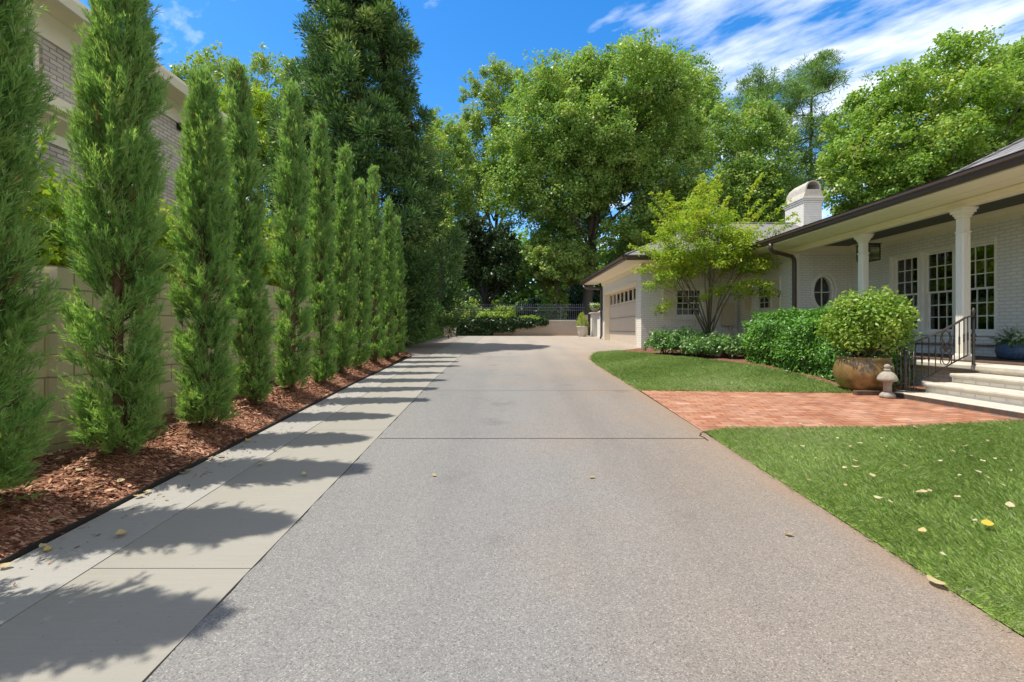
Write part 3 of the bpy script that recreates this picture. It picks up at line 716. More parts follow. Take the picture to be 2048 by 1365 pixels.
mb = MB(); mb.box(wx-.2, wx+.55, -1.4, 11.1, 6.204, 6.24); mb.build('soffit', M['soffit'], nb_)
mb = MB(); mb.prism([(wx+.552, 6.14), (wx+.62, 6.14), (wx+.68, 6.26), (wx+.68, 6.32), (wx+.552, 6.32)], 'y', -1.4, 11.15); mb.build('gutter', M['paint'], nb_)
mb = MB(); mb.add([(wx+.60, -1.4, 6.325), (wx+.60, 11.15, 6.325), (wx-4, 6.5, 8.98), (wx-4, 2.5, 8.98), (wx-8.6, 11.15, 6.325), (wx-8.6, -1.4, 6.325)], [(0, 1, 2, 3), (1, 4, 2), (4, 5, 3, 2), (5, 0, 3)]); mb.build('roof', M['nshingle'], nb_)
mb = MB()   # belt cornice between the storeys
mb.prism([(wx+.003, 4.30), (wx+.03, 4.30), (wx+.03, 4.46), (wx+.003, 4.46)], 'y', -1, 8.6); mb.build('band', M['paint'], nb_)
mb = MB(); mb.prism([(wx+.003, 4.462), (wx+.28, 4.62), (wx+.28, 4.66), (wx+.40, 4.70), (wx+.40, 4.86), (wx+.003, 4.92)], 'y', -1, 8.6); mb.build('cornice', M['soffit'], nb_)
wn = MB(); X0 = wx - .1
wn.box(X0, X0+.05, y0w, y0w+.06, 4.952, 5.738); wn.box(X0, X0+.05, y1w-.06, y1w, 4.952, 5.738); wn.box(X0, X0+.05, y0w+.06, y1w-.06, 5.68, 5.738); wn.box(X0, X0+.05, y0w+.06, y1w-.06, 4.952, 5.01); wn.box(X0+.002, X0+.045, y0w+.06, y1w-.06, 5.33, 5.37)
wi = wn.build('window', M['paint'], nb_)
mb = MB(); mb.box(X0+.01, X0+.016, y0w+.06, y1w-.06, 5.01, 5.33); mb.box(X0+.01, X0+.016, y0w+.06, y1w-.06, 5.37, 5.68); mb.build('pane', M['glass'], wi)
mb = MB(); mb.box(X0-.08, X0-.06, y0w, y1w, 4.9, 5.75); mb.build('blind', M['curtain'], wi)
fl = thing('security_light', 'dark floodlight fixed high on the neighbour brick wall under eaves', 'light', (wx, 10.1, 5.8))
mb = MB(); mb.box(wx+.002, wx+.05, 10.04, 10.16, 5.72, 5.84); mb.build('bracket', M['edging'], fl)
mb = MB(); mb.lathe([(.03, 0), (.07, .08), (.075, .12)], (wx+.12, 10.1, 5.74), 12); mb.build('lamp_head', M['edging'], fl, True)

# painted block wall behind the trees
bw = thing('block_wall', 'cream painted concrete block wall behind the cypress row', 'wall', (-4.15, 6, gz(-4, 6)))
mb = MB()
for a, b in zip(np.arange(-1, 14.5, 1.03)[:-1], np.arange(-1, 14.5, 1.03)[1:]):
    mb.add([(x, y, z) for y in (a, b) for x, z in ((-4.3, gz(-4, y)-.2), (-4.1, gz(-4, y)-.2), (-4.1, 1.72 + .05*y), (-4.3, 1.72 + .05*y))], [(0,1,5,4), (1,2,6,5), (2,3,7,6), (3,0,4,7)])
mb.build('wall', M['block'], bw)
mb = MB()
for y in (.6, 4.43, 8.2, 12.0): mb.box(-4.3, -4.02, y-.2, y+.2, gz(-4, y)-.1, 1.78 + .05*y)
mb.build('pilaster', M['block'], bw)

# bright shrubs and trees beyond the block wall
def shrub(name, label, base, rad, seed, mat, n=40, K=120, L=.09, asp=.5, z0=None, cat='shrub', group=None, stems=6, up=.5, tone=(.45, .2), flat=1, smin=.45):
    rng = np.random.default_rng(seed); bz = gz(*base) if z0 is None else z0
    t = thing(name, label, cat, (base[0], base[1], bz), group)
    d = unit(rng.normal(size=(K, 3))); d[:, 2] = np.abs(d[:, 2]) * 1.0 - .35; d = unit(d)
    lum = 1 + .14*np.sin(5*np.arctan2(d[:, 1], d[:, 0]) + 4*d[:, 2] + seed)
    rad = np.array(rad, float)
    cc = d * (rng.uniform(smin, 1, K) * lum)[:, None] * rad + np.array([base[0], base[1], bz + rad[2]*.85])
    V, tn = blob_leaves(cc, rad.mean()*.26, n, L, asp, rng, up=up, tone=tone)
    kz = V.reshape(-1, 4, 3)[:, :, 2].min(1) > bz + .01
    V = V.reshape(-1, 4, 3)[kz].reshape(-1, 3); tn = tn[kz]
    link('foliage', np_mesh('foliage', V, 4, tn), mat, t)
    mb = MB()
    for k in range(stems):
        e = cc[rng.integers(K)]; b = np.array([base[0] + rng.normal(0, .05), base[1] + rng.normal(0, .05), bz-.03])
        mb.tube([b, (b+e)/2 + [rng.normal(0, .05), rng.normal(0, .05), .05], e], [.022, .015, .006], 5)
    mb.build('stem', M['trunk'], t, True)
    return t
SH = [(-5.1, 4.6, .75, 1.15, 'large bright yellow green shrub above the block wall near the second cypress'), (-5.2, 6.6, .8, 1.2, 'bright yellow green shrub above the block wall by the fourth cypress'),
      (-5.0, 2.9, .7, 1.0, 'yellow green shrub over the block wall at the left frame edge'), (-5.1, 8.9, .8, 1.3, 'yellow green shrub over the block wall behind the sixth cypress'), (-5.1, 11.2, .8, 1.25, 'yellow green shrub over the block wall behind the farther cypresses')]
for i, (x, y, r, hz, lb) in enumerate(SH):
    shrub('tall_shrub', lb, (x, y), (r, r, hz + .15), 40+i, M['lime'], n=46, K=150, L=.10, asp=.55, z0=gz(x, y)+.85, group='bright shrubs behind the block wall')
broadleaf('background_tree', 'yellow green feathery tree rising behind the middle cypresses', (-15.5, 30), 12.0, (4.6, 4.0, 6.2), 61, M['lime'], lobes=26, clumps=20, n=30, L=.26, r0=.25, asp=.5, lobe_r=.27, tone=(.38, .2))
broadleaf('background_tree', 'olive leaved tree top showing over the neighbour roof', (-24, 38), 17.5, (5.5, 4, 7), 62, M['olive'], lobes=24, clumps=22, n=26, L=.30, r0=.3, asp=.5, lobe_r=.28)
broadleaf('background_tree', 'thin crowned olive green tree between the cypresses and the conifer', (-20.5, 43), 19.5, (4.0, 4, 8.6), 63, M['olive'], lobes=28, clumps=16, n=24, L=.30, r0=.3, asp=.45, lobe_r=.24, inner=.2)

# ivy hedge on the left towards the back
def ivy_cover(name, label, boxes, n, L, seed, mat, core=True, cat='hedge', asp=.75, parent=None, jit=.5, depth=.16, tone=(.42, .2), z_in=.0):
    """leafy skin over boxes, several leaves deep, over a twiggy core"""
    rng = np.random.default_rng(seed); Vs = []; ts = []; mb = MB()
    tot = sum((b-a)*(f-e) + 2*(d-c)*(f-e) + (b-a)*(d-c) + (d-c)*(f-e) for a, b, c, d, e, f in boxes)
    for a, b, c, d, e, f in boxes:
        faces = [((d-c)*(f-e), 0), ((d-c)*(f-e), 1), ((b-a)*(f-e), 2), ((b-a)*(f-e), 3), ((b-a)*(d-c), 4)]
        for ar, k in faces:
            m_ = int(n * ar / tot); u1 = rng.random(m_); v1 = rng.random(m_)
            if k < 2: P = np.stack([np.full(m_, a if k == 0 else b), c + u1*(d-c), e + v1*(f-e)], 1); nn = np.array([-1 if k == 0 else 1, 0, 0])
            elif k < 4: P = np.stack([a + u1*(b-a), np.full(m_, c if k == 2 else d), e + v1*(f-e)], 1); nn = np.array([0, -1 if k == 2 else 1, 0])
            else: P = np.stack([a + u1*(b-a), c + v1*(d-c), np.full(m_, f)], 1); nn = np.array([0, 0, 1])
            lump = (.5 + .5*np.sin(P[:, 0]*3.1 + P[:, 1]*2.3 + 1.3*np.sin(P[:, 2]*4)) * np.sin(P[:, 2]*3.7 + P[:, 1]*1.9)) * depth * 1.2
            P = P + nn * (lump - rng.random(m_)**1.6*depth*1.3)[:, None] + rng.normal(0, .02, P.shape)
            fn = unit(nn*.75 + np.array([0, 0, .55]) + rng.normal(size=P.shape)*jit)
            D = rng.normal(size=P.shape) + np.array([0, 0, -.3]); D = unit(D - fn*(D*fn).sum(1, keepdims=True))
            ll = L * rng.uniform(.6, 1.35, m_)
            Vs.append(leaf_verts(P, D, np.cross(fn, D), ll, ll*asp)); ts.append(np.clip(rng.normal(tone[0], tone[1], m_), 0, 1))
        q = depth*1.1; mb.box(a+q, b-q if b-a > 3*q else a+q+.01, c+q, d-q, e, f-q)
    t = parent or thing(name, label, cat, (boxes[0][0], boxes[0][2], boxes[0][4]))
    link('foliage', np_mesh('foliage', np.concatenate(Vs), 4, np.concatenate(ts)), mat, t)
    mb.build('branch', M['trunk'], t)
    return t
ivy_cover('ivy_hedge', 'dark green clipped ivy hedge along the far left of the drive', [(-4.3, -3.55, 14.6, 20.6, gz(0, 14.6)-.1, 2.55), (-4.3, -3.6, 20.6, 27.3, gz(0, 20.6)-.1, 2.85)], 34000, .085, 8, M['ivy'])

# ------------------------------------------------------------------ back wall, fence, piers, pots
YW = 28.0
gw = thing('garden_wall', 'low cream brick wall across the end of the driveway', 'wall', (0, YW, gz(0, YW)))
mb = MB(); mb.box(-4.3, 4.72, YW, YW+.25, .8, 1.925); mb.build('wall', M['gwall_y'], gw)
mb = MB()
cv_ = [(4.30, 1.925), (4.42, 1.97), (4.52, 2.06), (4.60, 2.20), (4.63, 2.31), (5.0, 2.31), (5.0, 1.925)]
mb.prism(cv_, 'y', YW+.002, YW+.25); mb.box(4.722, 5.0, YW+.002, YW+.25, .8, 1.924); mb.build('sweep', M['gwall_y'], gw)
mb = MB(); mb.box(-4.3, 4.3, YW-.03, YW+.28, 1.927, 1.985); mb.build('coping', M['planter'], gw, bevel=.01)
pf = thing('picket_fence', 'dark iron picket fence standing on the low brick wall', 'fence', (0, YW+.12, 1.985))
for z in (2.04, 2.60, 2.75):
    mb = MB(); mb.box(-4.2, 4.85, YW+.10, YW+.14, z-.018, z+.018); mb.build('rail', M['fence_iron'], pf)
pk = None
for k in range(76):
    x = -4.15 + k * .118
    if pk is None:
        mb = MB(); mb.box(-.011, .011, -.011, .011, 0, .92); mb.add([(-.02, -.02, .92), (.02, -.02, .92), (.02, .02, .92), (-.02, .02, .92), (0, 0, 1.0)], [(0, 1, 4), (1, 2, 4), (2, 3, 4), (3, 0, 4), (0, 3, 2, 1)])
        pk = mb.build('picket', M['fence_iron'], None); pk.parent = pf; o = pk
    else:
        o = pk.copy(); C.objects.link(o); o.parent = pf
    o.location = (x, 0, -.0)
for k in range(3):
    mb = MB(); x = -3.0 + 3.2*k; mb.box(x-.03, x+.03, YW+.09, YW+.15, 1.987, 2.86); mb.build('post', M['fence_iron'], pf)
# piers between wall and garage
def pier(x0, x1, y0, y1, z1, label, capr=None, stone=False):
    t = thing('brick_pier', label, 'pier', ((x0+x1)/2, (y0+y1)/2, gz(x0, y0)), 'brick piers between back wall and garage')
    mb = MB(); mb.box(x0, x1, y0, y1, gz(x0, y0)-.1, z1); mb.build('shaft', M['gwall_y'] if stone else M['brick_y'], t)
    mb = MB(); mb.box(x0-.1, x1+.1, y0-.1, y1+.1, z1+.002, z1+.05); mb.box(x0-.05, x1+.05, y0-.05, y1+.05, z1+.05, z1+.09); mb.build('cap', M['stone'], t, bevel=.012)
    return t
pier(4.98, 5.42, 26.6, 27.05, 2.33, 'weathered brick pier with stone cap carrying the flower bowl')
pier(5.22, 5.72, 25.2, 25.65, 2.37, 'white brick pier with a stone cap nearest the garage downspout')
sc_ = thing('screen_wall', 'white brick screen wall joining the piers to the garage corner', 'wall', (5.0, 24, gz(5, 24)))
mb = MB(); mb.box(4.98, 5.2, 22.9, 25.1, .8, 1.98); mb.build('wall', M['brick_x'], sc_)
def planter(name, label, x, y, z, r, h, mat, group=None, taper=.72, wob=None):
    t = thing(name, label, 'planter', (x, y, z), group)
    mb = MB(); mb.lathe([(r*taper, 0), (r*(taper+.1), h*.4), (r*.95, h*.9), (r*1.06, h*.92), (r*1.06, h), (r*.92, h), (r*.88, h*.9)], (x, y, z), 28); mb.build('pot', mat, t, True)
    mb = MB(); mb.lathe([(r*.87, h*.86), (r*.86, h*.91)], (x, y, z), 20); mb.build('soil', M['soil'], t)
    return t
def cone_shrub(t, x, y, z, r, h, seed, mat, K=70, n=40, L=.05):
    rng = np.random.default_rng(seed); zz = rng.random(K)**1.3; az = rng.uniform(0, 2*PI, K)
    rr = r * np.interp(zz, [0, .12, .45, .8, 1], [.75, 1, .85, .42, .06]) * rng.uniform(.7, 1, K)
    cc = np.stack([x + rr*np.cos(az), y + rr*np.sin(az), z + zz*h], 1)
    V, tn = blob_leaves(cc, r*.30, n, L, .5, rng, tone=(.5, .2)); link('foliage', np_mesh('foliage', V, 4, tn), mat, t)
    mb = MB(); mb.tube([(x, y, z-.05), (x, y, z + h*.8)], [.02, .006], 6); mb.build('stem', M['trunk'], t)
t = planter('topiary_planter', 'cream pot with a clipped topiary standing beside the ivy hedge', -2.86, 26.3, gz(0, 26.3), .20, .50, M['planter']); cone_shrub(t, -2.86, 26.3, gz(0, 26.3)+.46, .2, .62, 1, M['jmaple'])
t = planter('topiary_planter', 'cream pot with a pointed topiary against the brick wall near garage', 4.42, 26.6, gz(0, 26.6), .30, .58, M['planter']); cone_shrub(t, 4.42, 26.6, gz(0, 26.6)+.50, .33, .85, 2, M['jmaple'])
fb = thing('flower_bowl', 'stone bowl of cream and green flowers on the weathered pier', 'planter', (5.2, 26.82, 2.42))
mb = MB(); mb.lathe([(.10, 0), (.13, .03), (.12, .06), (.20, .13), (.27, .20), (.29, .22), (.25, .22)], (5.2, 26.82, 2.422), 24); mb.build('bowl', M['statue'], fb, True)
rng = np.random.default_rng(9); cc = np.stack([5.2 + rng.normal(0, .13, 40), 26.82 + rng.normal(0, .13, 40), 2.72 + rng.uniform(-.08, .16, 40)], 1)
V, tn = blob_leaves(cc, .11, 18, .09, .4, rng); link('foliage', np_mesh('foliage', V, 4, tn), M['box'], fb)
V, tn = blob_leaves(cc[::2] + [0, 0, .05], .10, 9, .06, .9, rng); link('blossom', np_mesh('blossom', V, 4, tn), M['petal'], fb)

# growth on and behind the wall
ivy_cover('wall_ivy', 'ivy blanket coloured dark for shade, hanging over the left half of the low wall', [(-3.0, -.75, YW-.32, YW-.02, gz(0, YW), 2.02), (-.75, .5, YW-.27, YW-.02, 1.34, 2.03), (.5, 1.7, YW-.22, YW-.02, 1.58, 2.04), (1.7, 2.5, YW-.17, YW-.02, 1.72, 2.03)], 9000, .13, 21, M['dkleaf'], cat='ivy', asp=.7, depth=.12)  # leaf colour darkened to stand in for tree shade on the wall
shrub('garden_shrub', 'light green sprawling shrub spilling over the wall top before the fence', (-.4, YW+.1), (1.25, .35, .42), 71, M['maple_r'], n=30, K=70, L=.15, asp=.4, z0=1.95, tone=(.6, .2))
shrub('garden_shrub', 'small light green shrub spilling along the wall coping beside the fence', (1.5, YW+.02), (.85, .2, .16), 76, M['maple_r'], n=22, K=46, L=.12, asp=.4, z0=1.95, tone=(.6, .2), stems=3)
shrub('garden_shrub', 'large bright leafed shrub above the ivy by the left pot', (-2.6, YW+1.2), (1.15, .9, 1.05), 72, M['maple_r'], n=40, K=90, L=.18, asp=.5, z0=1.4, tone=(.62, .25))
def understory():
    rows = [(-9.5, 38, 3.2, 3.4, 'dkleaf'), (-6, 37, 2.6, 3.0, 'dkleaf'), (-2.2, 41, 2.8, 3.2, 'dkleaf'), (2.4, 37, 2.4, 2.6, 'dkleaf'), (5.6, 38, 3.0, 3.4, 'dkleaf'), (9.5, 38, 3, 3.8, 'dkleaf'), (14, 36, 3.2, 4.0, 'dkleaf'),
            (-.6, 36, 1.5, 2.2, 'lime'), (3.6, 34, .9, 3.0, 'maple_r'), (-12.5, 33, 3, 4.2, 'dkleaf')]
    lbs = ['dark bush at the far left behind the ivy hedge', 'dark bush behind the bright leafed shrub', 'dark bush beside the black trunked magnolia', 'dark bush behind the middle of the fence', 'dark bush behind the right of the fence',
           'dark bush behind the brick piers', 'dark bush behind the garage roof', 'sunlit yellow bush behind the left end of the fence', 'tall sunlit sapling behind the middle of the fence', 'dark bush behind the tall conifer']
    for i, ((x, y, r, h, m_), lb) in enumerate(zip(rows, lbs)):
        shrub('woodland_bush', lb, (x, y), (r, r*.7, h*.62), 80+i, M[m_], n=60, K=110, L=.26, asp=.55, cat='bush', group='bushes behind the back fence', smin=.2)
understory()

# ------------------------------------------------------------------ background trees
broadleaf('maple_tree', 'great round maple with several stems behind the garage', (6.2, 35), 13.4, (9.7, 7.6, 11.0), 30, M['maple'], lobes=78, clumps=38, n=62, L=.185, r0=.42, cxy=(1.0, 0), lobe_r=.185, crown_lo=-.93, limbsn=26, inner=.5, up=.6)
broadleaf('maple_tree', 'low drooping maple bough of pale leaves behind the fence', (3.6, 33.5), 5.9, (3.0, 2.4, 2.3), 31, M['maple'], lobes=18, clumps=26, n=52, L=.17, r0=.16, cxy=(.2, 0), lobe_r=.34, tone=(.6, .2))
broadleaf('background_tree', 'deciduous tree whose dark top stands behind the great maple', (16.5, 46), 20.5, (5.4, 5, 8.4), 32, M['maple'], lobes=38, clumps=26, n=40, L=.22, r0=.3, lobe_r=.27, tone=(.35, .2))
broadleaf('background_tree', 'leafy tree between the great maple and the tall pines', (18.9, 38), 12.4, (5.2, 4, 9.8), 33, M['maple'], lobes=38, clumps=28, n=44, L=.20, r0=.25, lobe_r=.28, tone=(.45, .2))
broadleaf('background_tree', 'thin sparse tree with yellowish leaves left of the great maple', (-.9, 42), 16.8, (5.0, 4, 9.6), 34, M['olive'], lobes=38, clumps=24, n=42, L=.22, r0=.24, lobe_r=.22, inner=.2, asp=.55)
broadleaf('background_tree', 'loose leafed tree filling the gap beside the tall conifer', (-4.4, 33), 9.4, (3.1, 3, 8.4), 35, M['maple'], lobes=36, clumps=24, n=40, L=.17, r0=.2, lobe_r=.26, tone=(.5, .2), asp=.6)
broadleaf('magnolia_tree', 'dark evergreen magnolia with a black trunk behind the low wall', (-1.25, 31.8), 5.9, (2.9, 2.6, 3.6), 36, M['dkleaf'], lobes=22, clumps=22, n=36, L=.24, r0=.26, lobe_r=.32, tmat='edging', asp=.45)
broadleaf('maple_tree', 'broad bright green maple rising over the house roof at right', (27.2, 29.5), 11.2, (7.6, 6, 8.5), 37, M['maple_r'], lobes=64, clumps=36, n=54, L=.18, r0=.35, lobe_r=.20, crown_lo=-.9, limbsn=20, inner=.5)
broadleaf('maple_tree', 'bright green maple at the right frame edge behind the roof', (37.5, 32), 14.0, (7.4, 6, 9.4), 38, M['maple_r'], lobes=54, clumps=32, n=46, L=.20, r0=.35, lobe_r=.21, crown_lo=-.9, inner=.4)
def pine(label, x, y, h, r, seed, lo=.42):
    rng = np.random.default_rng(seed); bz = gz(x, y); t = thing('pine_tree', label, 'tree', (x, y, bz), 'tall pines behind the house')
    B = np.array([x, y, bz]); mb = MB(); lean = rng.normal(0, .4, 2)
    ax = lambda q: B + np.array([lean[0]*q*q, lean[1]*q*q, h*q])
    mb.tube([ax(q) for q in np.linspace(0, .97, 8)], [.34*(1 - .8*q) for q in np.linspace(0, 1, 8)], 9)
    cc = []
    for k in range(56):
        q = rng.uniform(lo, .98) ** .9; a = rng.uniform(0, 2*PI); L = r * np.interp(q, [lo, .62, .85, 1], [.8, 1, .85, .3]) * rng.uniform(.5, 1.1)
        p0 = ax(q - .02); e = p0 + np.array([math.cos(a)*L, math.sin(a)*L, .22*L])
        mb.tube([p0, (p0 + e)/2 + [0, 0, -.12*L], e], [.075, .05, .02], 5, False)
        for s in np.linspace(.45, 1.05, 7):
            cc.append(p0 + (e - p0)*s + rng.normal(0, .13*r*.9, 3)*[1, 1, .5] + [0, 0, .12])
    cc = np.array(cc); K = len(cc); ns = 85; j = np.repeat(np.arange(K), ns)
    d = unit(rng.normal(size=(K*ns, 3)) + [0, 0, .35]); Rr = rng.uniform(.4, .8, K)[j][:, None]
    P = cc[j] + d*Rr*rng.random((K*ns, 1))*[1, 1, .6]; D = unit(d + rng.normal(0, .3, d.shape)); Sd = unit(np.cross(D, rng.normal(size=D.shape)))
    link('crown', np_mesh('crown', leaf_verts(P, D, Sd, rng.uniform(.28, .48, K*ns), .055*np.ones(K*ns)), 4, np.clip(rng.normal(.45, .2, K*ns), 0, 1)), M['pine'], t)
    mb.build('trunk', M['trunk_grey'], t, True)
pine('tall open pine with a bare grey trunk above the chimney', 30.2, 46.5, 27.3, 5.0, 50, .45)
pine('dense pine standing left of the open pine', 25.2, 46, 25.2, 4.6, 51, .34)
# far wood closing the view
def woods():
    rng = np.random.default_rng(77); cc = []; cr_ = []
    for x in np.arange(-85, 95, 2.6):
        y = 62 + rng.uniform(-5, 6); h = rng.uniform(8, 13)
        if -62 < x < -22: h = rng.uniform(8, 12)
        for _ in range(46):
            cc.append((x + rng.normal(0, 1.7), y + rng.normal(0, 1.5), 1.3 + h*rng.random())); cr_.append(rng.uniform(1.1, 2.0))
    V, tn = blob_leaves(np.array(cc), np.array(cr_), 40, .75, .75, rng, tone=(.25, .2))
    tag(link('woods', np_mesh('woods', V, 4, tn), M['maple']), 'far belt of mixed green woodland behind all the garden trees', 'woods', kind='stuff')
woods()

# ------------------------------------------------------------------ the house
hs_ = thing('brick_house', 'single storey white painted brick house with porch, garage and grey roof', 'house', (8, 12, .9))
XW, XB, YE, YG, X0G = 9.5, 7.95, 12.9, 16.1, 4.7
def part(mb, name, mat, **k): return mb.build(name, M[mat], hs_, **k)
ZP = .90
# front wall with triple window opening
OY0, OY1, OZ0, OZ1 = 9.06, 11.59, 1.30, 3.22
mb = MB(); mb.box(XW, XW+.25, .0, OY0, .3, 3.75); mb.box(XW, XW+.25, OY1, YE, .3, 3.75); mb.box(XW, XW+.25, OY0, OY1, .3, OZ0); mb.box(XW, XW+.25, OY0, OY1, OZ1, 3.75)
part(mb, 'front_wall', 'brick_x')
# end wall with oval window
ox, oz, oa, ob = 8.78, 2.46, .30, .475
def oval_wall():
    mb = MB(); n = 64; x0, x1, z0, z1 = 8.0, XW, .5, 3.75
    for yq in (YE, YE+.25):
        pass
    inn = [(ox + oa*math.cos(2*PI*k/n), oz + ob*math.sin(2*PI*k/n)) for k in range(n)]
    outp = []
    for k in range(n):
        c, s = math.cos(2*PI*k/n), math.sin(2*PI*k/n)
        t = min([(x1-ox)/c if c > 1e-6 else 1e9, (x0-ox)/c if c < -1e-6 else 1e9, (z1-oz)/s if s > 1e-6 else 1e9, (z0-oz)/s if s < -1e-6 else 1e9])
        outp.append([ox + t*c, oz + t*s])
    for cx_, cz_ in ((x0, z0), (x0, z1), (x1, z0), (x1, z1)):
        k = min(range(n), key=lambda i: (outp[i][0]-cx_)**2 + (outp[i][1]-cz_)**2); outp[k] = [cx_, cz_]
    vs = [(p[0], YE, p[1]) for p in inn] + [(p[0], YE, p[1]) for p in outp] + [(p[0], YE+.25, p[1]) for p in inn] + [(p[0], YE+.25, p[1]) for p in outp]
    fs = []
    for k in range(n):
        k2 = (k+1) % n
        fs += [(k, k2, n+k2, n+k), (2*n+k, 3*n+k, 3*n+k2, 2*n+k2), (k, 2*n+k, 2*n+k2, k2), (n+k, n+k2, 3*n+k2, 3*n+k)]
    mb.add(vs, fs); return mb
part(oval_wall(), 'end_wall', 'brick_y')
def ring(mb, a0, b0, a1, b1, y0, y1, n=64):
    vs = []
    for (a, b, y) in ((a0, b0, y0), (a1, b1, y0), (a1, b1, y1), (a0, b0, y1)):
        vs += [(ox + a*math.cos(2*PI*k/n), y, oz + b*math.sin(2*PI*k/n)) for k in range(n)]
    fs = []
    for q in range(4):
        for k in range(n): fs.append((q*n+k, q*n+(k+1) % n, ((q+1) % 4)*n+(k+1) % n, ((q+1) % 4)*n+k))
    mb.add(vs, fs)
mb = MB(); ring(mb, oa-.002, ob-.002, oa+.055, ob+.055, YE-.03, YE-.002); ring(mb, oa-.055, ob-.055, oa-.004, ob-.004, YE+.03, YE+.16)
ow = part(mb, 'oval_window', 'paint')
mb = MB(); mb.box(ox-.011, ox+.011, YE+.085, YE+.115, oz-ob+.05, oz+ob-.05); mb.box(ox-oa+.05, ox-.0115, YE+.085, YE+.115, oz-.011, oz+.011); mb.box(ox+.0115, ox+oa-.05, YE+.085, YE+.115, oz-.011, oz+.011); mb.build('muntin', M['paint'], ow)
mb = MB(); n = 48; mb.add([(ox + (oa-.056)*math.cos(2*PI*k/n), YE+.125, oz + (ob-.056)*math.sin(2*PI*k/n)) for k in range(n)], [tuple(range(n))]); mb.build('pane', M['glass'], ow)
# wing wall and garage walls
WY0, WY1, WZ0, WZ1 = 14.1, 15.05, 2.0, 2.93
mb = MB(); mb.box(8.0, 8.25, YE+.252, WY0, .4, 3.75); mb.box(8.0, 8.25, WY1, YG, .4, 3.75); mb.box(8.0, 8.25, WY0, WY1, .4, WZ0); mb.box(8.0, 8.25, WY0, WY1, WZ1, 3.75); part(mb, 'wing_wall', 'brick_x')
GX0, GX1, GZ0, GZ1 = 5.89, 6.84, 1.84, 2.86
mb = MB(); mb.box(X0G, GX0, YG, YG+.25, .5, 3.75); mb.box(GX1, 8.25, YG, YG+.25, .5, 3.75); mb.box(GX0, GX1, YG, YG+.25, .5, GZ0); mb.box(GX0, GX1, YG, YG+.25, GZ1, 3.75); part(mb, 'garage_side_wall', 'brick_y')
DY0, DY1, DZ1 = 16.67, 21.98, 3.17
mb = MB(); mb.box(X0G, X0G+.3, YG+.252, DY0, .5, 3.75); mb.box(X0G, X0G+.3, DY1, 22.4, .5, 3.75); mb.box(X0G, X0G+.3, DY0, DY1, DZ1, 3.75); part(mb, 'garage_front_wall', 'brick_x')
mb = MB(); mb.box(X0G+.3, 14, 22.15, 22.4, .5, 3.75); mb.box(14, 14.25, .0, 22.4, .5, 3.75); part(mb, 'rear_wall', 'brick_y')
mb = MB()   # door casing lining the reveal
mb.box(X0G-.02, X0G+.24, DY0+.002, DY0+.05, .75, DZ1-.002); mb.box(X0G-.02, X0G+.24, DY1-.05, DY1-.002, .75, DZ1-.002); mb.box(X0G-.02, X0G+.24, DY0+.052, DY1-.052, DZ1-.12, DZ1-.002); part(mb, 'garage_casing', 'soffit')
# sectional garage door
gd = MB(); zs = [.78, 1.36, 1.94, 2.50, 3.05]; dx = X0G + .24
for a, b in zip(zs[:-1], zs[1:]):
    top = a > 2.4
    if not top:
        gd.box(dx+.012, dx+.05, DY0+.055, DY1-.055, a+.004, b-.008)
        k = 22; st = (DY1 - DY0 - .11) / k
        for i in range(k): gd.box(dx, dx+.011, DY0+.055 + i*st + .009, DY0+.055 + (i+1)*st - .009, a+.045, b-.05)
        gd.box(dx-.006, dx+.011, DY0+.055, DY1-.055, b-.045, b-.012); gd.box(dx-.006, dx+.011, DY0+.055, DY1-.055, a+.006, a+.04)
gdo = gd.build('garage_door', M['garage_door'], hs_)
sash = MB(); a, b = 2.50, 3.05; k = 8; st = (DY1 - DY0 - .11) / k
sash.box(dx-.004, dx+.05, DY0+.055, DY1-.055, a, a+.07); sash.box(dx-.004, dx+.05, DY0+.055, DY1-.055, b-.06, b-.005)
for i in range(k+1):
    y = DY0 + .055 + i*st; sash.box(dx-.004, dx+.05, max(y-.09, DY0+.055), min(y+.09, DY1-.055), a+.071, b-.061)
sash.build('window_section', M['garage_door'], gdo)
mb = MB(); mb.box(dx+.02, dx+.026, DY0+.06, DY1-.06, a+.06, b-.05); mb.build('pane', M['glass'], gdo)
mb = MB()
for z in (1.94, 1.36):
    for i in range(8):
        y = DY0 + .35 + i*.66; mb.box(dx-.013, dx-.0065, y-.09, y+.09, z-.014, z+.004)
mb.build('hinge', M['iron'], gdo)
mb = MB(); mb.box(dx+.3, dx+.32, DY0-.2, DY1+.2, .6, 3.3); part(mb, 'garage_interior', 'dark')
